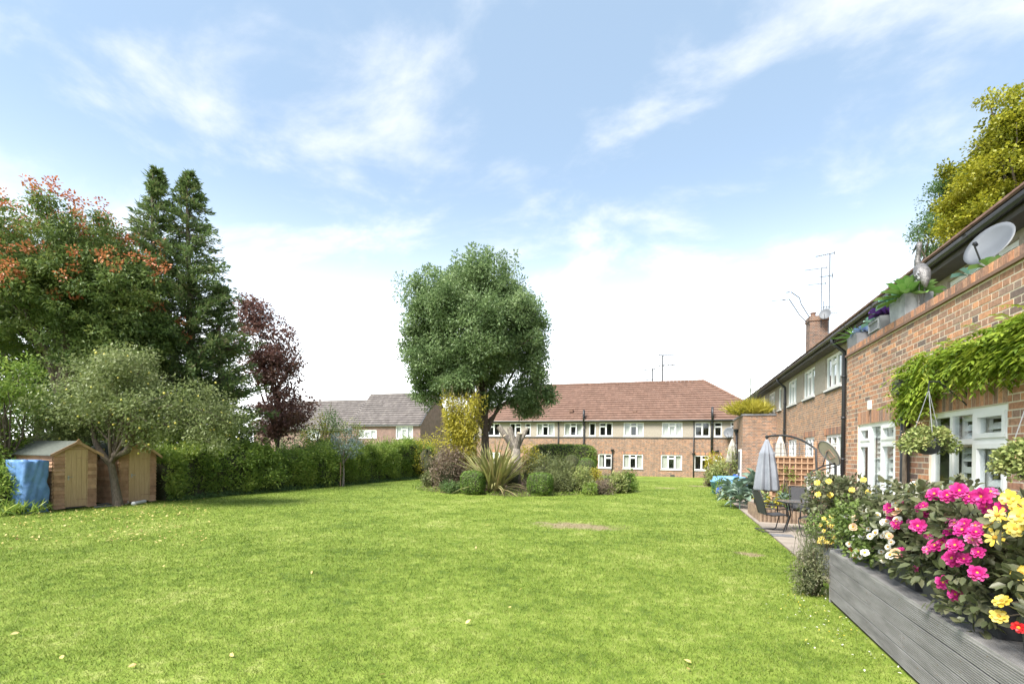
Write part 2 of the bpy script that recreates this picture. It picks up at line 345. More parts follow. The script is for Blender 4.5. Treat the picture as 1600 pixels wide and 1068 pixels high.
# ------------------------------------------------------------------ the setting: lawn, patio, planting bed
UM, UE, VF, EV, UB = 4.7, 3.0, 43.0, 10.5, 2.1       # main wall, extension wall, far flats, extension's far end, lawn edge
DU, DV, DH = 1.85, 7.05, .62                          # raised deck: lawn side, far end, height
BED = (C(808, 26.2)); BEDR = 5.4
worn = [(ong(897, 821), 1.15, .55), (ong(1090, 759), .75, .6), (ong(1040, 762), .6, .4), (ong(1172, 866), .22, .2)]
def grassmat(name, blades):
    m, t, o = newmat(name)
    ge = N(t, 'ShaderNodeNewGeometry')
    n1 = N(t, 'ShaderNodeTexNoise', i_Scale=.75, i_Detail=5.0, i_Roughness=.62); L(t, ge, 'Position', n1, 0)
    n2 = N(t, 'ShaderNodeTexNoise', i_Scale=5.0, i_Detail=6.0, i_Roughness=.7); L(t, ge, 'Position', n2, 0)
    n4 = N(t, 'ShaderNodeTexNoise', i_Scale=3.2, i_Detail=9.0, i_Roughness=.75); L(t, ge, 'Position', n4, 0)
    n5 = N(t, 'ShaderNodeTexNoise', i_Scale=.22, i_Detail=3.0); L(t, ge, 'Position', n5, 0)
    f = math_n(t, 'ADD', math_n(t, 'ADD', math_n(t, 'MULTIPLY', n1.outputs[0], .36), math_n(t, 'MULTIPLY', n2.outputs[0], .46)), math_n(t, 'MULTIPLY', n5.outputs[0], .18))
    if blades:
        at = N(t, 'ShaderNodeAttribute', attribute_name='rnd'); f = math_n(t, 'ADD', math_n(t, 'MULTIPLY', f, .72), math_n(t, 'MULTIPLY', at.outputs['Fac'], .28))
    mr = N(t, 'ShaderNodeMapRange', i_1=.40, i_2=.60); t.links.new(f, mr.inputs[0])
    rp = t.nodes.new('ShaderNodeValToRGB'); e = rp.color_ramp.elements
    cs = [(.085, .135, .018), (.15, .215, .028), (.21, .275, .045), (.30, .335, .095)]
    while len(e) < 4: e.new(.5)
    for i, c in enumerate(cs): e[i].position = (0, .38, .72, 1)[i]; e[i].color = c4(c)
    L(t, mr, 0, rp, 0)
    fac = None
    for p, rx, ry in worn:                            # bare, dried-out spots in the turf
        sp = N(t, 'ShaderNodeVectorMath', operation='SUBTRACT'); L(t, ge, 'Position', sp, 0); sp.inputs[1].default_value = (p.x, p.y, p.z)
        mp_ = N(t, 'ShaderNodeMapping'); L(t, sp, 0, mp_, 0); mp_.inputs['Rotation'].default_value = (0, 0, -TH); mp_.inputs['Scale'].default_value = (1/rx, 1/ry, 0)
        ln = N(t, 'ShaderNodeVectorMath', operation='LENGTH'); L(t, mp_, 0, ln, 0)
        v = math_n(t, 'ADD', ln.outputs['Value'], math_n(t, 'MULTIPLY', math_n(t, 'SUBTRACT', n4.outputs[0], .5), 3.6))
        q = N(t, 'ShaderNodeMapRange', i_1=1.1, i_2=.6, i_3=0.0, i_4=.9); t.links.new(v, q.inputs[0])
        fac = q.outputs[0] if fac is None else math_n(t, 'MAXIMUM', fac, q.outputs[0])
    mxn = N(t, 'ShaderNodeMix', data_type='RGBA'); t.links.new(fac, mxn.inputs[0]); L(t, rp, 0, mxn, 6); mxn.inputs[7].default_value = (.30, .24, .15, 1)
    p = N(t, 'ShaderNodeBsdfPrincipled', i_Roughness=.75 if not blades else .5); p.inputs['Specular IOR Level'].default_value = .2; L(t, mxn, 2, p, 'Base Color')
    if blades:
        tr = N(t, 'ShaderNodeBsdfTranslucent'); L(t, mxn, 2, tr, 0); ms = N(t, 'ShaderNodeMixShader'); ms.inputs[0].default_value = .35
        L(t, p, 0, ms, 1); L(t, tr, 0, ms, 2); L(t, ms, 0, o, 0)
    else:
        n3 = N(t, 'ShaderNodeTexNoise', i_Scale=60.0, i_Detail=4.0); L(t, ge, 'Position', n3, 0)
        b = N(t, 'ShaderNodeBump', i_Strength=.7, i_Distance=.03); L(t, n3, 0, b, 'Height'); L(t, b, 0, p, 'Normal'); L(t, p, 0, o, 0)
grassmat('turf', False); grassmat('grass_blade', True)
xs = np.unique(np.concatenate([[-900, -400, -200, -120, -80, -60], np.arange(-45, 25.1, 1.0), [35, 60, 100, 200, 400, 900]]))
ys = np.unique(np.concatenate([[-300, -100, -40, -15], np.arange(-6, 60.1, 1.0), [70, 90, 130, 200, 400, 900, 1500]]))
V = []; F = []
for j, y in enumerate(ys):
    for i, x in enumerate(xs): V.append((x, y, g(x, y)))
nx = len(xs)
for j in range(len(ys)-1):
    for i in range(nx-1): F.append((j*nx+i, j*nx+i+1, (j+1)*nx+i+1, (j+1)*nx+i))
fast('lawn', V, F, 'turf', None, np.zeros(len(F)), 'structure', smooth=True)
def on_lawn(x, y):
    return ~(((x > UB-.02) & (y > 7.0)) | ((x > DU-.01) & (y < DV)) | (np.hypot(x-BED[0], y-BED[1]) < BEDR-.1) | (x < -17.0) | (y > VF-.3))
def blades():
    n = 760000; zlo, zm, zhi = 1.9, 4.2, 34.0
    z = np.where(RNG.random(n) < .13, np.sqrt(RNG.uniform(zlo**2, zm**2, n)), zm*(zhi/zm)**RNG.random(n))
    X = RNG.uniform(-1, 1, n)*(1.22*z+1.3); x = X*cT-z*sT; y = X*sT+z*cT
    ok = on_lawn(x, y); x, y, z = x[ok], y[ok], z[ok]; n = len(x)
    gz = -.0045*np.clip(y, 0, 60)+.005*np.clip(x, -30, 0)
    sc = np.maximum(1, z/5.0)**.75; h = RNG.uniform(.012, .036, n)*np.minimum(sc, 1.5); wd = .0031*sc*RNG.uniform(.7, 1.3, n)
    a = RNG.uniform(0, 2*np.pi, n); ln = RNG.uniform(.3, 1.1, n)*h; b = RNG.uniform(0, 2*np.pi, n)
    P = np.stack([x, y, gz-.003], 1); sd_ = np.stack([np.cos(a), np.sin(a), 0*a], 1)*wd[:, None]
    tip = P + np.stack([np.cos(b)*ln, np.sin(b)*ln, h], 1)
    V = np.stack([P-sd_, P+sd_, tip], 1).reshape(-1, 3)
    fast('grass_blades', V, np.arange(3*n).reshape(-1, 3), 'grass_blade', None, RNG.random(n), 'stuff')
blades()
# patio: bed of sand with single slabs
pm = MB(); pm.boxm(lambda a, n, h: (a, n, h-.0045*n), UB, UM-.01, 7.2, 40.0, -.30, .004); patio = pm.build('patio', 'soil', None, kind='structure')
sv = MB(); sv.boxm(lambda a, n, h: (a, n, h), -.296, .296, -.296, .296, -.03, .022); proto = None
slabs = []
y = 7.5
while y < 27:
    for i in range(4):
        x = UB + .31 + i*.605
        if x+.3 > UM: continue
        if x+.3 > UE-.02 and y-.3 < EV+.02: continue
        if proto is None:
            proto = sv.build('paving_slab', 'slab', None); o = proto
        else: o = bpy.data.objects.new('paving_slab', proto.data); COL.objects.link(o)
        o.parent = patio; o.location = (x, y, g(x, y)+.012*random.random()); o.rotation_euler = (random.gauss(0, .003), random.gauss(0, .003), random.gauss(0, .004)); ORG[o] = Vector(o.location)
    y += .605
gm = MB()
gx, gy, gz_ = ong(1222, 838)
def PZ(y): return -.0045*y+.026
gm.boxm(lambda a, n, h: (gx+a, gy+n, h-.02+PZ(gy)), -.22, .22, -.16, .16, .02, .032)
for k in range(9): gm.boxm(lambda a, n, h: (gx+a, gy+n, h-.02+PZ(gy)), -.2+k*.045, -.18+k*.045, -.15, .15, .032, .036)
tag(gm.build('drain_grate', 'lead', None, org=(gx, gy, PZ(gy))), 'flat dark drain grate set in the pale patio paving', 'drain')
# round planting bed
bm_ = []; F = []
nr, na = 9, 48
for i in range(nr+1):
    for k in range(na):
        t = 2*math.pi*k/na; rr = BEDR*i/nr*(1+.03*math.sin(5*t+1)+.02*math.sin(9*t)); x, y = BED[0]+rr*math.cos(t), BED[1]+rr*math.sin(t)
        bm_.append((x, y, g(x, y)+.015+.22*(1-(i/nr)**2)+.02*RNG.normal()*(i < nr)-.03*(i == nr)))
for i in range(nr):
    for k in range(na): F.append((i*na+k, i*na+(k+1) % na, (i+1)*na+(k+1) % na, (i+1)*na+k))
fast('planting_bed', bm_, F, 'soil', None, np.zeros(len(F)), 'structure', smooth=True)
# ------------------------------------------------------------------ building helpers
def wall_open(mb, M, a0, a1, h0, h1, ops, reveal=.1, n=0.0):
    A = sorted({a0, a1, *[v for o in ops for v in (o[0], o[1]) if a0 < v < a1]}); Hs = sorted({h0, h1, *[v for o in ops for v in (o[2], o[3]) if h0 < v < h1]})
    for i in range(len(A)-1):
        for j in range(len(Hs)-1):
            ca, ch = (A[i]+A[i+1])/2, (Hs[j]+Hs[j+1])/2
            if any(o[0] < ca < o[1] and o[2] < ch < o[3] for o in ops): continue
            q = [(A[i], Hs[j]), (A[i+1], Hs[j]), (A[i+1], Hs[j+1]), (A[i], Hs[j+1])]; mb.face([M(a, n, h) for a, h in q], q)
    for o in ops:
        b0, b1, c0, c1 = max(o[0], a0), min(o[1], a1), max(o[2], h0), min(o[3], h1)
        if b1 <= b0 or c1 <= c0: continue
        for q in ([(b0, n, c0), (b0, n-reveal, c0), (b0, n-reveal, c1), (b0, n, c1)], [(b1, n-reveal, c0), (b1, n, c0), (b1, n, c1), (b1, n-reveal, c1)]):
            mb.face([M(*p) for p in q], [(p[1], p[2]) for p in q])
        if o[3] <= h1: mb.face([M(*p) for p in ((b0, n, c1), (b0, n-reveal, c1), (b1, n-reveal, c1), (b1, n, c1))], [(b0, 0), (b0, reveal), (b1, reveal), (b1, 0)])
        if o[2] >= h0: mb.face([M(*p) for p in ((b0, n-reveal, c0), (b0, n, c0), (b1, n, c0), (b1, n-reveal, c0))], [(b0, 0), (b0, reveal), (b1, reveal), (b1, 0)])
def window(parent, M, a0, a1, h0, h1, cols, fw=.055, rec=.06, sash=.035, curtain=0, sill=True, shutter=None, room=.9, n=0.0):
    """cols: (from, to, transom height as a share from the top or None, opening sash)"""
    fr = MB(); W, Hh_ = a1-a0, h1-h0; d0, d1 = n-rec-.05, n-rec+.012
    fr.boxm(M, a0, a1, d0, d1, h0, h0+fw); fr.boxm(M, a0, a1, d0, d1, h1-fw, h1)
    fr.boxm(M, a0, a0+fw, d0, d1, h0+fw, h1-fw); fr.boxm(M, a1-fw, a1, d0, d1, h0+fw, h1-fw)
    cells = []
    for c in cols:
        l, r_ = a0+c[0]*W, a0+c[1]*W
        if c[0] > 0: fr.boxm(M, l-fw*.5, l+fw*.5, d0, d1, h0+fw, h1-fw)
        il = l+(fw if c[0] == 0 else fw*.5); ir = r_-(fw if c[1] == 1 else fw*.5)
        if c[2]:
            ht = h1-c[2]*Hh_; fr.boxm(M, il, ir, d0, d1, ht-fw*.5, ht+fw*.5); cs = [(il, ir, h0+fw, ht-fw*.5), (il, ir, ht+fw*.5, h1-fw)]
        else: cs = [(il, ir, h0+fw, h1-fw)]
        for q in cs:
            if c[3]:
                e = d1+.014; s_ = sash
                fr.boxm(M, q[0], q[1], d0, e, q[2], q[2]+s_); fr.boxm(M, q[0], q[1], d0, e, q[3]-s_, q[3])
                fr.boxm(M, q[0], q[0]+s_, d0, e, q[2]+s_, q[3]-s_); fr.boxm(M, q[1]-s_, q[1], d0, e, q[2]+s_, q[3]-s_)
                q = (q[0]+s_, q[1]-s_, q[2]+s_, q[3]-s_)
            cells.append(q)
    wo = fr.build('window', 'white_frame', parent)
    if sill:
        sm = MB(); sm.boxm(M, a0-.03, a1+.03, d1, n+.05, h0-.05, h0-.002); sm.build('sill', 'white_frame', wo)
        sm = MB(); sm.boxm(M, a0-.01, a1+.01, n-.01, n+.03, h0-.10, h0-.052); sm.build('sub_sill', 'soffit', wo)
    for q in cells:
        pb = MB(); pb.boxm(M, q[0]-.004, q[1]+.004, d1-.022, d1-.016, q[2]-.004, q[3]+.004); pb.build('pane', 'glass', wo)
    if curtain:
        for s_ in ((a0+.02, a0+W*.3), (a1-W*.3, a1-.02)) if curtain == 1 else (((a0+.02, a1-.02),) if curtain == 2 else ((a0+.02, a0+W*.35),)):
            cb = MB(); k = 14; pts = [(s_[0]+(s_[1]-s_[0])*i/k, d0-.10+.03*(i % 2)) for i in range(k+1)]
            for i in range(k): cb.face([M(pts[i][0], pts[i][1], h0+.03), M(pts[i+1][0], pts[i+1][1], h0+.03), M(pts[i+1][0], pts[i+1][1], h1-.03), M(pts[i][0], pts[i][1], h1-.03)])
            cb.build('curtain', 'curtain', wo, smooth=False)
    if shutter:
        for (s0, s1) in shutter:
            sb = MB(); e0, e1 = d0-.07, d0-.04
            for a, b in ((s0, s0+.05), (s1-.05, s1)): sb.boxm(M, a, b, e0, e1, h0+.03, h1-.04)
            for a, b in ((h0+.03, h0+.11), (h1-.12, h1-.04), ((h0+h1)/2+.1, (h0+h1)/2+.17)): sb.boxm(M, s0+.05, s1-.05, e0, e1, a, b)
            sb.build('shutter_frame', 'white_frame', wo)
            hh = h0+.14
            while hh < h1-.16:
                if abs(hh-((h0+h1)/2+.135)) > .07:
                    lb = MB(); dz, dn = .017, .03
                    q = [(e0-.012, hh), (e1+.014, hh)]
                    for k in (0,):
                        A_ = [M(s0+.05, q[0][0], q[0][1]+dz*2.0), M(s1-.05, q[0][0], q[0][1]+dz*2.0), M(s1-.05, q[1][0], q[1][1]-dz*2.0), M(s0+.05, q[1][0], q[1][1]-dz*2.0)]
                        B_ = [Vector(v)-Vector((0, 0, .008)) for v in A_]
                        lb.face(A_); lb.face(B_[::-1])
                        for i in range(4): lb.face([A_[i], B_[i], B_[(i+1) % 4], A_[(i+1) % 4]])
                    lb.build('slat', 'white_frame', wo)
                hh += .085
    ib = MB(); ib.boxm(M, a0-.25, a1+.25, n-room, d0-.14, h0-.25, h1+.15, skip=('f',)); ib.build('room', 'interior', wo)
    return wo
two = [(0, .5, .28, 1), (.5, 1, None, 1)]; two_r = [(0, .5, None, 1), (.5, 1, .28, 1)]
three = [(0, .34, None, 1), (.34, .66, .25, 1), (.66, 1, None, 1)]; one = [(0, 1, None, 1)]; one_t = [(0, 1, .32, 1)]
def courses(mb, e0, e1, r0, r1, rows, tile=.3, lip=.035, seed=1):
    """a tiled slope from eaves e0-e1 up to ridge r0-r1: overlapping courses of single tiles"""
    rg = random.Random(seed); e0, e1, r0, r1 = map(Vector, (e0, e1, r0, r1))
    nn = (e1-e0).cross(r0-e0).normalized(); nn = nn if nn.z > 0 else -nn
    mb.face([e0-nn*.02, e1-nn*.02, r1-nn*.02, r0-nn*.02] if (r1-r0).length > .01 else [e0-nn*.02, e1-nn*.02, r0-nn*.02], None, .5)
    for i in range(rows):
        f0, f1 = i/rows, (i+1.12)/rows
        a0, a1 = e0.lerp(r0, f0), e1.lerp(r1, f0); b0, b1 = e0.lerp(r0, min(f1, 1)), e1.lerp(r1, min(f1, 1))
        k = max(1, round((a1-a0).length/tile))
        for j in range(k):
            gp = .003/max((a1-a0).length, .3); s, t = j/k+gp, (j+1)/k-gp; lf = nn*(lip+rg.uniform(-.006, .008)); c = rg.random()
            p = [a0.lerp(a1, s)+lf, a0.lerp(a1, t)+lf, b0.lerp(b1, t)+nn*.004, b0.lerp(b1, s)+nn*.004]
            mb.face(p, None, c); mb.face([a0.lerp(a1, s), a0.lerp(a1, t), p[1], p[0]], None, c)
def pipe(parent, pts, r=.035, name='drainpipe', m='black_plastic', collars=True):
    mb = MB(); mb.tube(pts, r, 10)
    o = mb.build(name, m, parent, smooth=True)
    if collars:
        cb = MB(); a, b = Vector(pts[-2]), Vector(pts[-1]); k = max(1, int((b-a).length/1.2))
        for i in range(k+1):
            p = a.lerp(b, (i+.5)/(k+1)); d = (b-a).normalized()*.03; cb.tube([p-d, p+d], r*1.3, 10)
        cb.build('pipe_collar', m, o, smooth=True)
    return o
# ------------------------------------------------------------------ far flats (closing the lawn)
far = thing('apartment_building', 'two storey brick flats with hipped orange tiled roof closing the lawn', 'building', (-5.5, VF, -.3))
MF = lambda a, n, h: Vector((a, VF-n, h))
FS, FE, FZ = 3.12, 4.48, -.45
def sx_(px): return onv(px, 690, VF).x
ups = [(762, 781, two, 0), (796, 814, two_r, 0), (820, 829, one_t, 0), (838, 866, three, 1), (881, 910, three, 1), (920, 930.6, one, 0), (936, 957, two, 0), (974, 1005.6, three, 1), (1034, 1066, three, 2), (1085, 1109, two, 0), (1115.5, 1128, one_t, 0), (1141, 1160, two, 0)]
lows = [(762, 781, two, 0), (838, 866, three, 1), (881, 910, three, 1), (935, 956.5, two_r, 3), (973.5, 1005, three, 1), (1033, 1066, three, 1), (1085, 1108, two_r, 0), (1115, 1128, one_t, 2)]
ou = [(sx_(a), sx_(b), 3.2, 4.38) for a, b, *_ in ups]; ol = [(sx_(a), sx_(b), .42, 1.66) for a, b, *_ in lows]
FA, FB = -18.2, 7.2
wb = MB(); wall_open(wb, MF, FA, FB, FZ, FS, ol + ou); wb.face([(FA, VF, FZ), (FA, VF+9.4, FZ), (FA, VF+9.4, FE), (FA, VF, FE)], [(0, FZ), (9.4, FZ), (9.4, FE), (0, FE)])
wb.face([(FB, VF, FZ), (FB, VF+9.4, FZ), (FB, VF+9.4, FE), (FB, VF, FE)], [(0, FZ), (9.4, FZ), (9.4, FE), (0, FE)]); wb.face([(FA, VF+9.4, FZ), (FB, VF+9.4, FZ), (FB, VF+9.4, FE), (FA, VF+9.4, FE)], [(FA, FZ), (FB, FZ), (FB, FE), (FA, FE)])
wb.build('brick_wall', 'brick_far', far)
wb = MB(); wall_open(wb, MF, FA, FB, FS, FE, ou, n=.012); wb.build('render_band', 'render', far)
wb = MB(); wb.boxm(MF, FA, FB, .0, .045, FS-.09, FS+.005); wb.build('string_course', 'soffit', far)
wb = MB(); wb.boxm(MF, FA-.3, FB+.3, -.05, .33, FE-.03, FE+.06); wb.build('soffit_board', 'soffit', far)
wb = MB(); wb.tube([MF(FA-.3, .36, FE+.06), MF(FB+.3, .36, FE+.06)], .06, 8); wb.build('gutter', 'black_plastic', far)
for (a, b, lay, cu), o in zip(ups, ou): window(far, MF, *o, lay, curtain=cu, n=.012)
for (a, b, lay, cu), o in zip(lows, ol): window(far, MF, *o, lay, curtain=cu)
for o in ol:                                           # brick arches over the lower windows
    wb = MB(); k = int((o[1]-o[0]+.3)/.075)
    for i in range(k): wb.boxm(MF, o[0]-.15+i*.075+.004, o[0]-.15+(i+1)*.075-.004, -.02, .006, o[3]+.004, o[3]+.222, random.random())
    wb.build('lintel_bricks', 'brick_piece', far, kind='stuff')
e = .36; RZ = 8.4; RV = VF+4.7; RL, RR = FA+4.7, 2.4
ez = FE+.05; A0, A1 = (FA-e, VF-e, ez), (FB+e, VF-e, ez); B0, B1 = (FA-e, VF+9.4+e, ez), (FB+e, VF+9.4+e, ez); r0, r1 = (RL, RV, RZ), (RR, RV, RZ)
rb = MB(); courses(rb, A0, A1, r0, r1, 17, .33, .075, 1); courses(rb, B1, B0, r1, r0, 17, 1.2, .075, 2); courses(rb, B0, A0, r0, r0, 17, .4, .075, 3); courses(rb, A1, B1, r1, r1, 17, .4, .075, 4)
roof = rb.build('roof', 'roof_tile', far)
rb = MB()
for p, q in ((r0, r1), (A0, r0), (A1, r1), (B0, r0), (B1, r1)):
    p, q = Vector(p)+Vector((0, 0, .05)), Vector(q)+Vector((0, 0, .05)); k = int((q-p).length/.33)
    for i in range(k): rb.tube([p.lerp(q, i/k), p.lerp(q, (i+.97)/k)], [.11, .12], 7, r=random.random())
rb.build('ridge_tiles', 'roof_tile', roof, kind='stuff')
for px, py in ((893, 641), (992, 642)):
    p = onv(px, py, VF+.75); vb = MB(); vb.boxm(lambda a, n, h: p+Vector((a, n, h)), -.16, .16, -.25, .12, -.16, .09); vb.build('roof_vent', 'roof_tile', roof)
for px, top, bot, r_, hop in ((872.5, FE-.02, -.3, .05, 0), (912.6, 5.5, -.3, .075, 0), (1084, FE-.02, -.4, .045, 1.72), (1112, 5.6, 1.9, .085, 0), (957, 1.9, -.3, .05, 1.95)):
    x = sx_(px); pipe(far, [(x, VF-.1 if r_ > .07 and top < 5 else VF-.1, top), (x, VF-.1, bot)], r_)
    if top > 5: # soil pipe passes through the eaves
        cb = MB(); cb.tube([(x, VF-.42, FE-.1), (x, VF-.42, top)], r_, 10); cb.tube([(x, VF-.12, FE-.35), (x, VF-.42, FE-.1)], r_, 10); cb.build('vent_pipe', 'black_plastic', far, smooth=True)
    if hop:
        hb = MB(); hb.lathe([(.05, -.2), (.06, -.1), (.14, .06), (.15, .12)], (x, VF-.13, hop), 8); hb.build('hopper_head', 'black_plastic', far)
x = sx_(1112); pipe(far, [(x, VF-.1, 1.95), (x+.55, VF-.1, 2.05)], .07, collars=False)
for px in (1118, 1048, 985):
    x = sx_(px); vb = MB(); vb.boxm(MF, x, x+.35, .0, .02, -.18, .0); vb.build('air_brick', 'soffit', far)
def dish(name, label, c, dirv, r, m='dish_grey', wallp=None):
    t = thing(name, label, 'satellite dish', c); dv = Vector(dirv).normalized(); q = dv.to_track_quat('Z', 'Y').to_matrix(); c = Vector(c)
    V = []; F = []; k, n = 6, 28
    for side in (0, 1):
        for i in range(k+1):
            for j in range(n):
                t_ = 2*math.pi*j/n; rr = r*i/k; V.append(c + q @ Vector((rr*math.cos(t_), rr*1.08*math.sin(t_), .22*rr*rr/r-.012*side)))
    o_ = (k+1)*n
    for side in (0, 1):
        for i in range(k):
            for j in range(n): F.append((side*o_+i*n+j, side*o_+i*n+(j+1) % n, side*o_+(i+1)*n+(j+1) % n, side*o_+(i+1)*n+j))
    for j in range(n): F.append((k*n+j, k*n+(j+1) % n, o_+k*n+(j+1) % n, o_+k*n+j))
    fast('reflector', V, F, m, t, np.zeros(len(F)), smooth=True)
    mb = MB(); lo = c + q @ Vector((0, -r*1.0, .2*r)); lnb = c + q @ Vector((0, -r*.45, r*1.0)); mb.tube([c + q @ Vector((0, -r*.9, 0)), lo, lnb], r*.035, 6); mb.build('feed_arm', 'black_plastic', t)
    mb = MB(); mb.tube([lnb-dv*.02, lnb-dv*r*.25], [r*.1, r*.07], 8); mb.build('receiver', 'black_plastic', t)
    if wallp is not None:
        mb = MB(); mb.tube([c-dv*.01, c-dv*.1, Vector(wallp)], r*.06, 7); mb.build('mount', 'metal_grey', t)
    return t
x = sx_(1138); dish('satellite_dish', 'small round grey satellite dish on the pale band of the far flats', (x, VF-.55, 3.5), (-.35, -1, .25), .40, wallp=(x, VF-.01, 3.4))
def aerial(name, label, base, h, arms, r=.022, group=None):
    """mast with yagi booms: (height share, length, heading, elements, element length)"""
    t = thing(name, label, 'aerial', base, group); b = Vector(base); mb = MB(); mb.tube([b-Vector((0, 0, .1)), b+Vector((0, 0, h))], r, 6); mb.build('mast', 'aerial_metal', t)
    for hs, ln, hd, ne, el in arms:
        d = Vector((math.cos(hd), math.sin(hd), 0)); s_ = Vector((-d.y, d.x, 0)); p = b+Vector((0, 0, h*hs)); mb = MB(); mb.tube([p-d*ln*.25, p+d*ln*.75], r*.7, 5)
        for i in range(ne):
            c = p-d*ln*.25+d*ln*(i+.3)/ne; mb.tube([c-s_*el/2, c+s_*el/2], r*.4, 4); 
        mb.box(p-d*ln*.22, (.03, .03, el*.9)); mb.build('boom', 'aerial_metal', t)
    return t
p = onv(1035, 596, RV); aerial('tv_aerial', 'tall mast aerial on the far ridge with two crossed booms', (p.x, RV, RZ+.05), 2.5, [(1.0, 1.5, .3, 9, .35), (.62, 1.5, .1, 4, .7)], .075)
p = onv(1019, 596, RV); aerial('tv_aerial', 'shorter mast aerial on the far ridge beside the taller one', (p.x, RV+.3, RZ-.1), 1.5, [(.95, 1.1, 2.9, 5, .4), (.3, .9, 2.9, 3, .4)], .065)
# ------------------------------------------------------------------ neighbouring houses beyond the hedge
def house(label, u0, u1, v0, dd, ez, rz, wins, base=-.4, rows=14):
    t = thing('terraced_house', label, 'house', ((u0+u1)/2, v0, base)); M = lambda a, n, h: Vector((a, v0-n, h)); vm, v1 = v0+dd, v0+2*dd
    wb = MB(); wall_open(wb, M, u0, u1, base, ez, [w_[:4] for w_ in wins])
    for u in (u0, u1):
        q = [(u, v0, base), (u, v1, base), (u, v1, ez), (u, vm, rz-.12), (u, v0, ez)]; wb.face(q, [(p_[1], p_[2]) for p_ in q])
    wb.face([(u0, v1, base), (u1, v1, base), (u1, v1, ez), (u0, v1, ez)], [(u0, base), (u1, base), (u1, ez), (u0, ez)])
    wb.build('wall', 'brick_house', t)
    rb = MB(); e = .3; k = e*(rz-ez)/dd; courses(rb, (u0-.12, v0-e, ez-k), (u1+.12, v0-e, ez-k), (u0-.12, vm, rz), (u1+.12, vm, rz), rows, .33, .10, 5); courses(rb, (u1+.12, v1+e, ez-k), (u0-.12, v1+e, ez-k), (u1+.12, vm, rz), (u0-.12, vm, rz), rows, 1.2, .05, 6)
    rf = rb.build('roof', 'roof_tile_grey', t)
    mb = MB(); mb.tube([(u0-.12, vm, rz+.03), (u1+.12, vm, rz+.03)], .12, 7); mb.build('ridge_tiles', 'roof_tile_grey', rf)
    mb = MB()
    for u in (u0-.13, u1+.13):
        for s_ in (-1, 1): mb.tube([(u, vm-s_*(dd+e), ez-k-.06), (u, vm, rz-.06)], .06, 5)
    mb.build('verge_board', 'lead', rf)
    mb = MB(); mb.boxm(M, u0, u1, .0, e, ez-k-.12, ez-k-.02); mb.build('fascia', 'lead', t)
    for w_ in wins: window(t, M, *w_[:4], w_[4], curtain=w_[5], fw=.09)
    return t
def wx(px, v): return onv(px, 690, v).x
hw = [(wx(618, 50), wx(645, 50), 3.05, 4.55, three, 2), (wx(560, 50), wx(588, 50), 3.1, 4.1, three, 2)]
house('house with grey pantiled roof and brick gable beyond the tall hedge', -37.4, -28.0, 50, 3.9, 4.95, 8.75, hw)
house('lower house with grey tiled roof stepped down beside the taller gabled one', -54, -37.62, 51.2, 4.0, 4.5, 8.2, [(wx(480, 51.2), wx(500, 51.2), 2.9, 4.1, three, 1)])
p = onv(470, 640, 55.2); aerial('tv_aerial', 'thin aerial standing on the lower grey roof', (p.x, 55.2, 8.2), 2.2, [(.98, 1.6, .2, 6, .5)], .03)
mb = MB(); p0, p1 = dep(445, 580, 170), dep(474, 543, 170); cr_ = thing('tower_crane', 'distant lattice crane jib rising above the purple tree', 'crane', (p0.x-4, p0.y, g(p0.x, p0.y)))
mb.tube([(p0.x-4, p0.y, -.5), (p0.x-4, p0.y, p0.z-6)], .5, 4); mb.build('mast', 'aerial_metal', cr_); mb = MB()
a, b = Vector((p0.x-4, p0.y, p0.z-6)), p1
for off in (Vector((0, 0, .6)), Vector((0, .6, -.4)), Vector((0, -.6, -.4))): mb.tube([a+off, b+off], .12, 4)
for i in range(16):
    q0, q1 = a.lerp(b, i/16), a.lerp(b, (i+1)/16); mb.tube([q0+Vector((0, 0, .6)), q1+Vector((0, .6, -.4))], .07, 4); mb.tube([q0+Vector((0, -.6, -.4)), q1+Vector((0, 0, .6))], .07, 4)
mb.build('jib', 'aerial_metal', cr_)
# ------------------------------------------------------------------ the long wing of flats on the right
wing = thing('apartment_building', 'long brick wing of flats with white windows and parapeted extensions beside the patio', 'building', (UM, 14, -.2))
MW = lambda a, n, h: Vector((UM-n, a, h)); ME = lambda a, n, h: Vector((UE-n, a, h))
WS, WE, WV0, WV1 = 3.9, 5.08, -3.0, 36.0
def vy(px, U=UM): return onu(px, 640, U).y
wu = [(1289.6, 1314.6, three, 2), (1255, 1273, three, 2), (1231, 1244.5, three, 2), (1216, 1221, one, 2), (1201, 1211, three, 1), (1188, 1195, two, 0), (1478, 1590, three, 2)]
wl = [(1289.6, 1316.5, three, 2), (1257, 1273, three, 2), (1232, 1245, three, 1)]
owu = [(vy(b), vy(a), 3.93, 5.0) for a, b, *_ in wu]; owl = [(vy(b), vy(a), 1.15, 2.46) for a, b, *_ in wl]
wb = MB(); wall_open(wb, MW, WV0, WV1, -.5, WS, owl+owu)
for v in (WV0, WV1): wb.face([(UM, v, -.5), (UM+8.2, v, -.5), (UM+8.2, v, WE), (UM, v, WE)], [(0, -.5), (8.2, -.5), (8.2, WE), (0, WE)])
wb.face([(UM+8.2, WV0, -.5), (UM+8.2, WV1, -.5), (UM+8.2, WV1, WE), (UM+8.2, WV0, WE)], [(WV0, -.5), (WV1, -.5), (WV1, WE), (WV0, WE)]); wb.build('brick_wall', 'brick_wing', wing)
wb = MB(); wall_open(wb, MW, WV0, WV1, WS, WE+.05, owu, n=.012); wb.build('render_band', 'render', wing)
for (a, b, lay, cu), o in zip(wu, owu): window(wing, MW, *o, lay, curtain=cu, n=.012)
for (a, b, lay, cu), o in zip(wl, owl): window(wing, MW, *o, lay, curtain=cu)
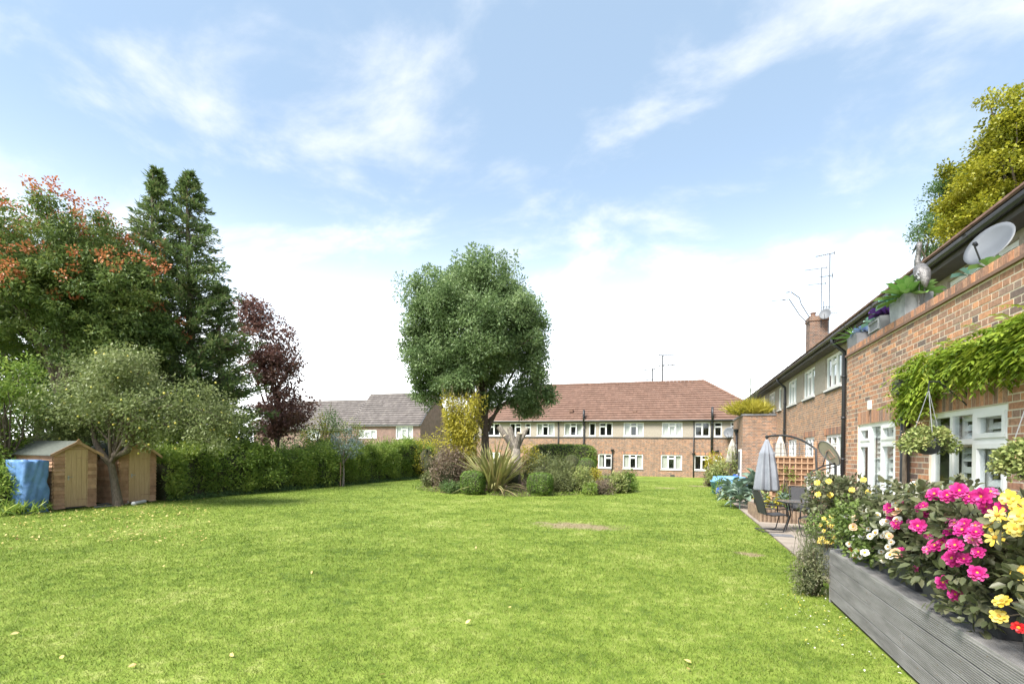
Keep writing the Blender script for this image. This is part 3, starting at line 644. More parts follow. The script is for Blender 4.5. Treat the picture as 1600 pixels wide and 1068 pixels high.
for o in owl:
    wb = MB(); k = int((o[1]-o[0]+.2)/.075)
    for i in range(k): wb.boxm(MW, o[0]-.1+i*.075+.004, o[0]-.1+(i+1)*.075-.004, -.02, .006, o[3]+.004, o[3]+.222, random.random())
    wb.build('lintel_bricks', 'brick_piece', wing, kind='stuff')
wb = MB(); wb.boxm(MW, WV0, WV1, .012, .34, WE+.02, WE+.09); wb.build('soffit_board', 'soffit', wing)
wb = MB(); wb.boxm(MW, WV0, WV1, .30, .335, WE+.09, WE+.2); wb.build('fascia', 'soffit', wing)
gu = MB(); prof = [(-.0, .0), (.012, -.05), (.045, -.085), (.085, -.085), (.118, -.05), (.13, .0)]
def gut(a0, a1, ri=0):
    for i in range(len(prof)-1):
        (n0, h0), (n1, h1) = prof[i], prof[i+1]
        gu.face([MW(a0, .337+n0-ri, WE+.2+h0), MW(a1, .337+n0-ri, WE+.2+h0), MW(a1, .337+n1+ri, WE+.2+h1-ri), MW(a0, .337+n1+ri, WE+.2+h1-ri)])
gut(WV0, WV1); gu.boxm(MW, WV0, WV1, .345, .46, WE+.165, WE+.17)
v = WV0+1
while v < WV1: gut(v, v+.09, .006); v += 1.9
gu.build('gutter', 'black_plastic', wing, smooth=False)
EU, RU, RZW = UM-.42, UM+4.1, 9.05
rb = MB(); courses(rb, (EU, WV1+.2, WE+.26), (EU, WV0, WE+.26), (RU, WV1+.2, RZW), (RU, WV0, RZW), 26, .28, .03, 8); courses(rb, (RU+4.5, WV0, WE+.26), (RU+4.5, WV1+.2, WE+.26), (RU, WV0, RZW), (RU, WV1+.2, RZW), 26, 1.0, .03, 9)
rb.face([(EU, WV1+.19, WE+.26), (RU, WV1+.19, RZW), (RU+4.5, WV1+.19, WE+.26)]); roofw = rb.build('roof', 'roof_tile', wing)
rb = MB()
for i in range(115): rb.tube([(RU, WV0+i*.34, RZW+.04), (RU, WV0+i*.34+.33, RZW+.04)], [.11, .12], 7, r=random.random())
rb.build('ridge_tiles', 'roof_tile', roofw, kind='stuff')
# chimney
cc = onu(1276, 540, 7.0); ch = MB(); CZ = 9.05
cx0, cx1, cy0, cy1 = cc.x-.42, cc.x+.42, cc.y-.4, cc.y+.4; MI = lambda a, n, h: Vector((a, n, h))
ch.boxm(MI, cx0, cx1, cy0, cy1, 6.2, CZ-.25); chim = ch.build('chimney', 'brick_chimney', roofw)
ch = MB(); ch.boxm(MI, cx0-.04, cx1+.04, cy0-.04, cy1+.04, CZ-.25, CZ-.1); ch.boxm(MI, cx0-.02, cx1+.02, cy0-.02, cy1+.02, CZ-.1, CZ); ch.build('chimney_cap', 'brick_chimney', roofw)
ch = MB(); ch.lathe([(.14, 0), (.12, .12), (.11, .2), (.15, .22), (.14, .26)], (cc.x-.18, cc.y, CZ), 12); ch.build('chimney_pot', 'roof_tile', roofw)
ch = MB(); ch.lathe([(.14, 0), (.12, .12), (.12, .16)], (cc.x+.2, cc.y, CZ), 12); ch.build('chimney_pot', 'roof_tile', roofw)
zc = cc.x/ray(1276, 540).x
def hz_(py): return Hh(1290, py, zc)
aerial('tv_aerial', 'tallest aerial on the chimney with a crossed boom at its tip', (cx1+.02, cy0-.03, CZ-.9), hz_(403)-CZ+.9, [(1.0, .85, 2.8, 9, .18), (.72, .6, 2.9, 4, .3)], .022)
aerial('tv_aerial', 'aerial mast rising from the middle of the chimney with side booms', (cx0+.5, cy0-.03, CZ-.5), hz_(423)-CZ+.5, [(.99, 1.0, 3.0, 3, .1), (.72, .8, 3.1, 3, .1)], .02)
aerial('tv_aerial', 'low wide comb aerial with thin rods behind the chimney', (cx1+.12, cy1, CZ-.8), 1.5, [(.95, .9, .4, 8, .7), (.75, .9, .4, 8, .7)], .014)
for lb, q in (('bent pole aerial reaching furthest out from the chimney', [(1260, 508), (1250, 493), (1233, 467), (1230, 468)]), ('shorter bent pole aerial leaning out from the chimney', [(1261, 497), (1252, 475), (1249, 465), (1236, 456)])):
    pts = [dep(a, b, zc-.3) for a, b in q]; pts[0] = Vector((cx0+.02, cy0+.02, pts[0].z)); t = thing('tv_aerial', lb, 'aerial', pts[0]); mb = MB(); mb.tube(pts, .022, 6); mb.build('pole', 'aerial_metal', t)
    mb = MB(); e_ = pts[-1]; d = Vector((-.95, .1, .02)); mb.tube([e_+d*.05, e_+d*(.75 if 'furthest' in lb else .1)], .014, 5)
    for i in range(5): mb.tube([e_+d*(.1+.03*i)-Vector((0, .12, 0)), e_+d*(.1+.03*i)+Vector((0, .12, 0))], .008, 4)
    mb.build('boom', 'aerial_metal', t)
pd = dep(1287, 493, zc-.5); dish('satellite_dish', 'pale satellite dish bolted to the brick chimney', (pd.x, cy0-.35, pd.z), (-.45, -1, .3), .27, wallp=(pd.x-.05, cy0, pd.z-.1))
# wing drainpipes
def wp(px, h): q = onu(px, 640, UM-.09); return Vector((UM-.09, q.y, h))
q = wp(1318, 0); pipe(wing, [(UM-.4, q.y, WE+.12), (UM-.4, q.y, WE+.0), (UM-.09, q.y, WE-.28), (UM-.09, q.y, WE-.4), (UM-.09, q.y, -.1)], .05)
q = wp(1226, 0); pipe(wing, [(UM-.4, q.y, WE+.12), (UM-.4, q.y, WE+.0), (UM-.09, q.y, WE-.28), (UM-.09, q.y, WE-.4), (UM-.09, q.y, -.1)], .05)
# mid-way block standing out from the wing
BV0, BV1, BU, BZ = 26.8, 31.0, 3.2, 3.72
wb = MB(); wb.boxm(MI, BU, UM+.05, BV0, BV1, -.5, BZ, skip=('u',)); wb.build('block_wall', 'brick_far', wing)
wb = MB(); wb.boxm(MI, BU-.04, UM-.01, BV0-.04, BV1+.04, BZ+.002, BZ+.09); wb.build('block_coping', 'lead', wing)
M3 = lambda a, n, h: Vector((BU-n, a, h))
def door(parent, a0, a1, h0, h1, M):
    mb = MB(); mb.boxm(M, a0, a1, .002, .05, h0, h1); d = mb.build('door', 'white_frame', parent); mb = MB()
    for b0, b1 in ((h0+.15, h0+.85), (h0+1.0, h1-.12)): mb.boxm(M, a0+.12, a1-.12, .05, .062, b0, b1)
    mb.build('door_panel', 'dish_grey', d); mb = MB(); mb.tube([M(a0+.08, .06, h0+1), M(a0+.08, .11, h0+1), M(a0+.2, .11, h0+1)], .012, 6); mb.build('handle', 'metal_grey', d)
door(wing, 27.2, 28.15, 0.0, 2.05, M3); door(wing, 29.4, 30.35, 0.0, 2.05, M3)
pipe(wing, [(BU-.07, 28.7, 2.9), (BU-.07, 28.7, -.1)], .05); hb = MB(); hb.lathe([(.05, -.2), (.06, -.1), (.13, .06), (.14, .14)], (BU-.1, 28.7, 3.0), 8); hb.build('hopper_head', 'black_plastic', wing)
# ------------------------------------------------------------------ near extension: single bricks in Flemish bond
EZ = 3.62; EV0 = .6
W1 = (onu(1399.7, 650, UE).y, onu(1340.7, 650, UE).y, .72, 2.325); W2 = (onu(1574.4, 650, UE).y, onu(1452.7, 650, UE).y, .72, 2.325)
wb = MB(); wall_open(wb, ME, EV0, EV, -.4, EZ+.11, [W1, W2], reveal=.1)
for v in (EV0, EV): wb.face([(UE, v, -.4), (UM, v, -.4), (UM, v, EZ), (UE, v, EZ)])
extw = wb.build('extension_wall', 'mortar', wing)
wb = MB(); wb.boxm(MI, UE+.22, UM-.012, EV0+.02, EV-.02, EZ-.35, EZ-.25); wb.build('flat_roof', 'flat_roof', wing)
wb = MB(); wb.boxm(MI, UE+.215, UE+.22, EV0+.02, EV-.02, EZ-.4, EZ+.1); wb.build('parapet_back', 'brick_wing', wing)
ops = [(W1[0]-.0, W1[1]+.0, W1[2], W1[3]+.225), (W2[0], W2[1], W2[2], W2[3]+.225)]
bricks = []                                            # (a0, a1, h0, h1, full, proud)
row = 0
while row*.075 - .3 < EZ-.08:
    h0 = -.3+row*.075+.007; h1 = h0+.0615; jt = .013; a = EV0 - (.3375 if row % 2 == 0 else .16875); kind = 0
    while a < EV:
        ln = .2115 if kind == 0 else .099; a0, a1 = a+.0065, a+.0065+ln; a += ln+.0135; kind ^= 1
        segs = [(max(a0, EV0), min(a1, EV))]
        for o in ops:
            if h1 > o[2] and h0 < o[3]:
                ns = []
                for s0, s1 in segs:
                    if s1 <= o[0] or s0 >= o[1]: ns.append((s0, s1))
                    else:
                        if s0 < o[0]: ns.append((s0, o[0]-.004))
                        if s1 > o[1]: ns.append((o[1]+.004, s1))
                segs = ns
        for s0, s1 in segs:
            if s1-s0 > .008: bricks.append((s0, s1, h0, h1, abs(s1-s0-ln) < 1e-4, ln))
    row += 1
for o in (W1, W2):                                     # soldier course over each window
    k = round((o[1]-o[0])/.075); st = (o[1]-o[0])/k
    for i in range(k): bricks.append((o[0]+i*st+.005, o[0]+(i+1)*st-.005, o[3]+.008, o[3]+.22, False, 0))
wist_poly = [(1408, 565), (1450, 545), (1520, 520), (1600, 488), (1600, 580), (1560, 590), (1500, 612), (1450, 640), (1410, 650)]
def inpoly(x, y, P):
    c = False
    for i in range(len(P)):
        (x0, y0), (x1, y1) = P[i], P[i-1]
        if (y0 > y) != (y1 > y) and x < (x1-x0)*(y-y0)/(y1-y0)+x0: c = not c
    return c
MWI = cam.matrix_world.inverted()
def proj(p):
    q = MWI @ Vector(p); return 800+FPX*q.x/-q.z, HY-FPX*q.y/-q.z, -q.z
cand = []
for i, b in enumerate(bricks):
    if not b[4]: continue
    x, y, z = proj(ME((b[0]+b[1])/2, 0, (b[2]+b[3])/2))
    if z > 0 and x < 1596 and y < 765 and not inpoly(x, y, wist_poly) and not (1400 < x < 1500 and 652 < y < 705): cand.append(((b[1]-b[0])/z**2, i))
single = {i for _, i in sorted(cand, reverse=True)[:300]}
pm_ = {}
for ln in (.2115, .099):
    mb = MB(); mb.boxm(lambda a, n, h: Vector((-n, a, h)), -ln/2, ln/2, -.03, .0025, -.03075, .03075); me = bpy.data.meshes.new('brick')
    me.from_pydata(mb.v, [], mb.f); me.materials.append(MATS['brick_piece']); pm_[ln] = me
rest = MB()
for i, b in enumerate(bricks):
    if i in single:
        o = bpy.data.objects.new('brick', pm_[b[5]]); COL.objects.link(o); o.parent = extw
        o.location = ME((b[0]+b[1])/2, random.uniform(-.001, .001), (b[2]+b[3])/2)-ORG[extw]
    else: rest.boxm(ME, b[0], b[1], -.03, .0025+random.uniform(-.001, .001), b[2], b[3], random.random(), skip=('b',))
rest.build('brick_rows', 'brick_piece', extw, kind='stuff')
# coping: creasing tile strip and brick-on-edge
wb = MB(); wb.boxm(ME, EV0, EV+.03, -.2, .035, EZ-.005, EZ+.03); wb.build('creasing_tiles', 'roof_tile', wing)
v = EV0
copv = []
while v < EV: copv.append(v); v += .078
mb = MB(); mb.boxm(lambda a, n, h: Vector((-n, a, h)), -.032, .032, -.24, .012, .032, .138); me = bpy.data.meshes.new('coping_brick'); me.from_pydata(mb.v, [], mb.f); me.materials.append(MATS['brick_piece'])
for v in copv:
    o = bpy.data.objects.new('coping_brick', me); COL.objects.link(o); o.parent = wing; o.location = Vector((UE, v+.035, EZ))-ORG[wing]
lay = [(0, .30, None, 0), (.30, .60, .22, 0), (.60, 1, .22, 1)]
w2 = W2[1]-W2[0]
# seen from the lawn the far end (large y) is on the left
flip = lambda c: [(1-b, 1-a, t_, s_) for a, b, t_, s_ in c][::-1]
window(wing, ME, *W2, flip(lay), fw=.06, rec=.035, sash=.05, shutter=[(W2[0]+.06, W2[0]+w2*.39), (W2[0]+w2*.41, W2[0]+w2*.70)], room=1.6)
w1 = W1[1]-W1[0]
window(wing, ME, *W1, flip([(0, .34, .19, 1), (.34, .62, None, 0), (.62, 1, .19, 1)]), fw=.055, rec=.035, sash=.045, shutter=[(W1[0]+.06, W1[0]+w1*.4), (W1[0]+w1*.4, W1[0]+w1*.7)], room=1.6)
q = onu(1415, 640, UE-.08); pipe(wing, [(UE-.08, q.y, 2.62), (UE-.08, q.y, .3)], .055)
hb = MB(); hb.boxm(lambda a, n, h: Vector((UE-n, q.y+a, h)), -.11, .11, .01, .2, 2.62, 2.82); hb.build('hopper_head', 'black_plastic', wing)
q = onu(1357, 632, UE-.04); hb = MB(); hb.boxm(lambda a, n, h: Vector((UE-n, q.y+a, q.z+h)), -.02, .02, .004, .05, -.07, .07); hb.build('wall_sensor', 'white_frame', wing)
# ------------------------------------------------------------------ materials for plants and garden things
leafmat('leaf_ash', [(0.0714, 0.119, 0.0476), (0.1348, 0.2062, 0.0793), (0.2141, 0.2934, 0.1237), (0.3172, 0.3886, 0.1903)], .4, clump=.9)
leafmat('leaf_koel', [(0.05, 0.0813, 0.025), (0.1, 0.1562, 0.0425), (0.175, 0.2313, 0.0625), (0.325, 0.325, 0.0875)], .42, clump=.7)
leafmat('pods', [(.30, .075, .035), (.42, .13, .055), (.50, .20, .085), (.58, .36, .12)], .3, clump=.8)
leafmat('leaf_conifer', [(0.0473, 0.0783, 0.027), (0.0878, 0.1418, 0.0432), (0.1485, 0.2093, 0.0675), (0.243, 0.1958, 0.108)], .35, clump=1.4)
leafmat('leaf_plum', [(0.0813, 0.0425, 0.0425), (0.1438, 0.0725, 0.065), (0.2063, 0.1125, 0.09), (0.275, 0.175, 0.1187)], .4)
leafmat('leaf_apple', [(0.077, 0.11, 0.033), (0.1485, 0.187, 0.0605), (0.2255, 0.264, 0.1045), (0.341, 0.363, 0.187)], .42, clump=1.2)
leafmat('leaf_hedge', [(0.081, 0.1378, 0.0259), (0.162, 0.2512, 0.0454), (0.2834, 0.3726, 0.0728), (0.486, 0.5346, 0.1378)], .45, clump=1.1)
leafmat('leaf_dark', [(0.0451, 0.0805, 0.029), (0.0805, 0.1417, 0.0451), (0.1368, 0.2173, 0.0676), (0.2254, 0.2898, 0.0966)], .4)
leafmat('leaf_box', [(.045, .09, .012), (.085, .155, .022), (.14, .225, .035), (.22, .30, .06)], .2, clump=2)
leafmat('leaf_yellow', [(.18, .18, .02), (.33, .30, .035), (.48, .42, .05), (.55, .50, .12)], .35)
leafmat('leaf_maple', [(.07, .10, .012), (.20, .22, .02), (.36, .34, .03), (.46, .42, .05)], .4, clump=.5)
leafmat('leaf_olive', [(0.065, 0.0845, 0.0286), (0.13, 0.156, 0.0585), (0.208, 0.234, 0.091), (0.299, 0.299, 0.143)], .38)
leafmat('leaf_redbrown', [(0.088, 0.055, 0.044), (0.165, 0.1155, 0.0825), (0.231, 0.1815, 0.1265), (0.176, 0.209, 0.088)], .3)
leafmat('leaf_blue', [(.08, .12, .11), (.15, .20, .19), (.24, .30, .28), (.36, .42, .38)], .2)
leafmat('leaf_kale', [(.08, .13, .10), (.14, .21, .16), (.22, .30, .23), (.33, .40, .30)], .2, clump=4)
leafmat('leaf_dahlia', [(0.0625, 0.0813, 0.0375), (0.1125, 0.1313, 0.0625), (0.1812, 0.1812, 0.1063), (0.1688, 0.2438, 0.075)], .35, clump=3, rough=.38)
leafmat('leaf_begonia', [(.05, .085, .02), (.10, .15, .035), (.18, .24, .065), (.28, .33, .12)], .28, clump=3)
leafmat('leaf_wisteria', [(.07, .13, .012), (.16, .24, .02), (.28, .36, .035), (.42, .46, .06)], .38, clump=2.2)
leafmat('leaf_sedum', [(.09, .14, .035), (.19, .24, .07), (.32, .35, .12), (.45, .40, .17)], .25, clump=6)
leafmat('leaf_lavender', [(.06, .075, .03), (.12, .14, .06), (.20, .20, .11), (.30, .22, .18)], .2, clump=4)
leafmat('strap', [(.10, .115, .04), (.20, .21, .075), (.36, .34, .14), (.30, .20, .12)], .2, clump=1.5)
leafmat('fl_white', [(.62, .60, .52), (.75, .73, .66), (.8, .78, .74), (.75, .60, .52)], .35, clump=4)
leafmat('fl_peach', [(.70, .35, .18), (.76, .50, .32), (.78, .62, .42), (.6, .2, .12)], .35, clump=4)
leafmat('fl_yellow', [(.70, .48, .04), (.78, .58, .08), (.80, .66, .20), (.8, .7, .3)], .35, clump=4)
leafmat('fl_magenta', [(.36, .012, .12), (.50, .014, .19), (.56, .035, .25), (.62, .10, .33)], .3, clump=4)
leafmat('fl_pink', [(.50, .03, .18), (.64, .08, .30), (.70, .20, .42), (.74, .34, .52)], .4, clump=4)
leafmat('fl_red', [(.5, .01, .015), (.62, .02, .03), (.6, .06, .05)], .3, clump=4)
mat('fl_eye', (.55, .33, .03), (.30, .12, .02), rough=.8, scale=60)
leafmat('suc_green', [(.10, .22, .05), (.19, .34, .09), (.32, .44, .18)], .2, clump=5)
leafmat('suc_blue', [(.10, .16, .34), (.22, .31, .50), (.42, .52, .62)], .2, clump=5)
leafmat('suc_teal', [(.10, .26, .22), (.22, .42, .36), (.44, .56, .46)], .2, clump=5)
leafmat('suc_purple', [(.05, .02, .13), (.10, .04, .22), (.17, .09, .30)], .2, clump=5)
leafmat('suc_silver', [(.30, .30, .34), (.48, .47, .50), (.60, .58, .58)], .2, clump=5)
leafmat('fallen', [(.30, .20, .07), (.50, .40, .12), (.62, .52, .22), (.35, .14, .06)], .2, clump=9)
mat('deck_grey', (.265, .255, .245), (.15, .143, .137), rough=.8, scale=2.2, stretch=(7, 1.1, 7), bump=.2, lo=.3, hi=.7)
mat('screw', (.10, .09, .08), (.2, .12, .07), rough=.6, scale=30)
mat('planter_dark', (.045, .047, .052), (.065, .067, .07), rough=.55, scale=4)
mat('planter_grey', (.17, .175, .19), (.12, .125, .135), rough=.6, scale=7)
mat('planter_zinc', (.30, .315, .33), (.20, .21, .22), rough=.5, scale=9, metal=.3)
mat('canvas_grey', (.235, .25, .285), (.185, .20, .23), rough=.85, scale=5)
mat('canvas_white', (.46, .43, .38), (.40, .37, .33), rough=.9, scale=4)
mat('black_metal', (.018, .018, .02), (.03, .03, .032), rough=.45, scale=8)
mat('sling', (.035, .036, .04), (.055, .055, .06), rough=.8, scale=60)
mat('table_glass', (.12, .135, .145), (.16, .175, .185), rough=.12, scale=2, spec=.7)
mat('trellis_wood', (.46, .30, .19), (.37, .23, .14), rough=.85, scale=7, bump=.2)
mat('tarp_blue', (.07, .15, .33), (.12, .235, .43), rough=.45, scale=3.5, spec=.4, bump=1.0, bscale=7)
mat('glaze_blue', (.018, .06, .30), (.03, .10, .42), rough=.16, scale=3, spec=.6)
mat('tub_blue', (.20, .40, .66), (.12, .28, .52), rough=.5, scale=3)
mat('terracotta', (.35, .18, .11), (.28, .14, .085), rough=.9, scale=5)
mat('backboard', (.42, .375, .30), (.36, .32, .26), rough=.6, scale=4)
mat('red_line', (.45, .25, .18), (.40, .22, .16), rough=.6, scale=4)
mat('log', (.25, .18, .125), (.15, .105, .075), rough=.95, scale=6, bump=.6)
mat('heron', (.22, .21, .205), (.10, .095, .095), rough=.45, scale=26, metal=.4, bump=.5)
mat('white_plastic', (.72, .72, .70), (.6, .6, .58), rough=.5, scale=3)
mat('apple', (.50, .50, .10), (.55, .42, .09), rough=.4, scale=9)
# ------------------------------------------------------------------ raised deck along the extension
deck = thing('raised_deck', 'raised grey deck of grooved boards running along the brick extension', 'deck', (DU+.5, 4, 0))
def board(name, y0, y1, o, along, nrm, wd, th=.024, k=9):
    """grooved board, its section stepped along 'along', running in y"""
    pts = []
    o, along, nrm = Vector(o), Vector(along), Vector(nrm)
    for i in range(k):
        a, b = wd*i/k, wd*(i+1)/k; e = wd/k*.22
        pts += [o+along*(a+e*.4)+nrm*(th-.006), o+along*(a+e)+nrm*th, o+along*(b-e)+nrm*th, o+along*(b-e*.4)+nrm*(th-.006)]
    pts = [o+along*.0] + pts + [o+along*wd]; mb = MB(); r_ = random.random()
    for i in range(len(pts)-1): mb.face([(pts[i].x, y0, pts[i].z), (pts[i+1].x, y0, pts[i+1].z), (pts[i+1].x, y1, pts[i+1].z), (pts[i].x, y1, pts[i].z)], None, r_)
    mb.face([(p.x, y0, p.z) for p in pts]); mb.face([(p.x, y1, p.z) for p in pts])
    return mb.build(name, 'deck_grey', deck)
DY0 = .8
for i in range(4):
    cuts = [DY0, 2.3+.9*(i % 2), 5.0+.75*((i+1) % 2), DV]
    for j in range(3):
        b_ = board('fascia_board', cuts[j]+.002, cuts[j+1]-.002, (DU+.024+random.uniform(-.0015, .0015), 0, .012+i*.149+random.uniform(-.0015, .0015)), (0, 0, 1), (-1, 0, 0), .143)
        mb = MB()
        for yy in [cuts[j]+.05, cuts[j+1]-.05]+[cuts[j]+.6*q for q in range(1, 5) if cuts[j]+.6*q < cuts[j+1]-.15]:
            for hh in (.035, .108): mb.tube([(DU+.002, yy, .012+i*.149+hh), (DU-.0008, yy, .012+i*.149+hh)], .0045, 6)
        mb.build('screw_heads', 'screw', b_)
for i in range(8):
    cuts = [DY0, 3.4+.9*(i % 2), DV]
    for j in range(2): board('deck_board', cuts[j]+.002, cuts[j+1]-.002, (DU+.003+i*.144, 0, DH-.022), (1, 0, 0), (0, 0, 1), .139)
mb = MB(); mb.boxm(MI, DU+.027, UE-.012, DY0+.01, DV-.02, -.15, DH-.025); mb.build('deck_frame', 'twig', deck)
mb = MB(); mb.boxm(MI, DU+.0, UE-.012, DV-.018, DV, -.05, DH-.026); mb.build('end_panel', 'deck_grey', deck)
# ------------------------------------------------------------------ planters on the deck and their flowers
def planter(label, x0, x1, y0, y1, z0, h, m='planter_dark', group=None, taper=.015, soil=True, name='planter_box', parent=None):
    t = thing(name, label, 'planter', ((x0+x1)/2, (y0+y1)/2, z0), group); mb = MB(); w_ = .018
    def ring(z, e): return [Vector((x0-e, y0-e, z)), Vector((x1+e, y0-e, z)), Vector((x1+e, y1+e, z)), Vector((x0-e, y1+e, z))]
    A, B, Cc, D = ring(z0+.003, 0), ring(z0+h, taper), ring(z0+h, taper-w_), ring(z0+h-.05, taper-w_)
    mb.face(A[::-1])
    for P, Q in ((A, B), (B, Cc), (Cc, D)):
        for i in range(4): mb.face([P[i], P[(i+1) % 4], Q[(i+1) % 4], Q[i]])
    mb.build('box', m, t); sb = MB(); sb.face(ring(z0+h-.045, taper-w_-.001)); sb.build('soil', 'soil', t)
    return t
pl = [(6.3, 7.0, 'dark planter box at the patio end of the deck under white begonias'), (5.15, 6.15, 'dark planter box on the deck between the begonias and the magenta dahlias'), (4.0, 5.0, 'dark planter box on the deck under the magenta dahlias'), (2.75, 3.75, 'dark planter box on the deck under the large yellow dahlias')]
for a, b, lb in pl: planter(lb, 2.0, 2.36, a, b, DH+.003, .28)
def raw(lv, name, m): o = lv.build(name, m); d = o.data; ORG.pop(o); bpy.data.objects.remove(o); return d
def flower_data(name, r, rings, m, eye=.22, pw=.55):
    lv = Leaves()
    for j, (npt, rr, el) in enumerate(rings):
        a = np.arange(npt)*2*np.pi/npt + j*.4 + RNG.normal(0, .06, npt); D = np.stack([np.cos(a), np.sin(a), np.full(npt, el)], 1)
        lv.add(np.tile([0, 0, .004*j], (npt, 1))+D*r*eye*.4, D, np.tile([0, 0, 1.0], (npt, 1))-D*.1, r*rr*RNG.uniform(.88, 1.05, npt), r*pw*rr, True, RNG.random(npt), .10, 0.0, True)
    return raw(lv, name, m)
def eye_data(r):
    mb = MB(); mb.lathe([(r*.9, 0), (r, r*.3), (r*.7, r*.75), (r*.2, r*.9)], (0, 0, 0), 10); o = mb.build('flower_centre', 'fl_eye', None, smooth=True); d = o.data; ORG.pop(o); bpy.data.objects.remove(o); return d
FD = {'magenta': flower_data('flower', .062, [(8, .9, .05), (8, .74, .35), (7, .5, .8)], 'fl_magenta', pw=.66), 'pale': flower_data('flower', .054, [(8, .9, -.1), (7, .7, .2), (5, .45, .6)], 'fl_pink', pw=.6), 'yellow': flower_data('flower', .048, [(8, 1.0, .1), (7, .75, .45)], 'fl_yellow', pw=.7),
      'star': flower_data('flower', .055, [(8, 1.0, .1)], 'fl_yellow', pw=.42), 'white': flower_data('flower', .032, [(5, 1.0, .15), (5, .75, .5)], 'fl_white', pw=1.15), 'peach': flower_data('flower', .036, [(6, 1.0, .2), (5, .7, .6)], 'fl_peach', pw=1.1), 'red': flower_data('flower', .04, [(7, 1.0, .2), (6, .7, .6)], 'fl_red', pw=.75)}
EYE = eye_data(.013)
def flower(t, p, kind, dv, sc=1.0, eye=True):
    o = bpy.data.objects.new('flower', FD[kind]); COL.objects.link(o); o.parent = t; o.location = Vector(p)-ORG[t]
    dv = Vector(dv).normalized(); o.rotation_euler = (dv.to_track_quat('Z', 'Y').to_matrix() @ Matrix.Rotation(random.uniform(0, 6), 3, 'Z')).to_euler(); o.scale = (sc,)*3; ORG[o] = Vector(p)
    if eye:
        e = bpy.data.objects.new('flower_centre', EYE); COL.objects.link(e); e.parent = o; e.location = (0, 0, .004)
    return o
def flower_plant(name, label, x0, x1, y0, y1, z0, z1, fol, n, leaf, flowers, asp=.55, cat='flower', base=None, rc=.13, hang=0.0):
    cx, cy = (x0+x1)/2, (y0+y1)/2; b0 = z0 if base is None else base
    t = thing(name, label, cat, (cx, cy, b0)); lv = Leaves(); k = max(8, n//28)
    c = np.stack([RNG.uniform(x0+.08, x1-.08, k), RNG.uniform(y0+.08, y1-.08, k), z0+(z1-z0)*RNG.random(k)**.7], 1)
    e = 1-np.abs((c[:, 1]-cy)/((y1-y0)/2))**3*.35; c[:, 2] = z0+(c[:, 2]-z0)*e
    clump_leaves(lv, c, rc, max(1, n//k), leaf, leaf*asp, .8, True, hang)
    lv.build('foliage', fol, t)
    tops = [(c[i, 0], c[i, 1], c[i, 2]) for i in RNG.choice(k, min(k, 14), replace=False)]
    mb = MB()
    fl = []
    for (fp, kd, dv, sc) in flowers:
        flower(t, fp, kd, dv, sc); fp = Vector(fp); fl.append(fp); mid = Vector((fp.x*.4+cx*.6, fp.y*.75+cy*.25, (fp.z+b0)/2+.1)); mb.tube([(cx+(fp.x-cx)*.15, cy+(fp.y-cy)*.6, b0), mid, fp-Vector(dv).normalized()*.01], [.006, .005, .003], 5)
    for q in tops: mb.tube([(cx+(q[0]-cx)*.3, cy+(q[1]-cy)*.7, b0), q], [.007, .003], 5)
    mb.build('stems', 'twig', t, kind='stuff')
    return t
def zf(pts, ox, oy, sc): return [(ox+a/sc, oy+b/sc) for a, b in pts]
FDIR = lambda: (-.62+random.gauss(0, .22), -.72+random.gauss(0, .22), .42+random.gauss(0, .2))
mag = zf([(980, 230), (1065, 240), (1150, 205), (1225, 250), (1310, 245), (1335, 320), (1455, 320), (905, 340), (865, 450), (1090, 490), (1175, 480), (985, 585), (1035, 565), (1125, 585), (1105, 675), (1185, 680), (1275, 775)], 1240, 720, 4.444)
fl = [(onu(a, b, random.uniform(1.76, 1.9)), 'magenta', FDIR(), random.uniform(.72, 1.08)) for a, b in mag]
sm_ = zf([(680, 385), (725, 300), (665, 325), (715, 435), (745, 630)], 1240, 720, 4.444)
fl += [(onu(a, b, random.uniform(1.78, 1.9)), 'magenta', FDIR(), random.uniform(.75, .95)) for a, b in sm_]
fl += [(onu(a, b, 1.84), 'magenta', FDIR(), .9) for a, b in zf([(1040, 310), (1130, 390)], 1240, 840, 4.444)]
for _ in range(16): fl.append((onu(random.uniform(1400, 1565), random.uniform(765, 900), random.uniform(1.76, 1.9)), random.choice(['magenta', 'pale', 'pale']), FDIR(), random.uniform(.5, .8)))
flower_plant('dahlia_plant', 'bronze leaved dahlia full of magenta flowers on the grey deck', 1.78, 2.62, 4.0, 6.2, .72, 1.52, 'leaf_dahlia', 5600, .08, fl, base=.86)
yl = zf([(1570, 310), (1570, 380), (1540, 470), (1500, 255)], 1240, 720, 4.444) + zf([(1575, 245), (1450, 440), (1425, 545)], 1240, 840, 4.444)
fl = [(onu(a, b, random.uniform(1.76, 1.88)), 'yellow', FDIR(), random.uniform(.85, 1.05)) for a, b in yl] + [(onu(a, b, 1.82), 'star', FDIR(), 1.0) for a, b in zf([(1415, 375), (1375, 430), (1400, 530)], 1240, 720, 4.444)]
fl += [(onu(a, b, 1.82), 'red', FDIR(), .8) for a, b in zf([(1565, 620)], 1240, 840, 4.444)] + [(onu(1592, 1058, 1.93), 'magenta', FDIR(), .9)]
flower_plant('dahlia_plant', 'bronze leaved dahlia with large pale yellow flowers next to the magenta one', 1.78, 2.62, 2.5, 4.15, .74, 1.50, 'leaf_dahlia', 3900, .085, fl, base=.86)
p = C(1318, 8.3); fl = [(dep(1240+a/4.444, 720+b/4.444, 7.75), 'yellow', (-.5, -.8, .35), .95) for a, b in [(165, 150), (245, 140), (170, 230), (255, 235), (405, 200), (485, 130), (520, 215)]]
planter('square dark pot on the patio holding the tall yellow dahlia', p[0]-.2, p[0]+.2, p[1]-.2, p[1]+.2, PZ(p[1]), .45)
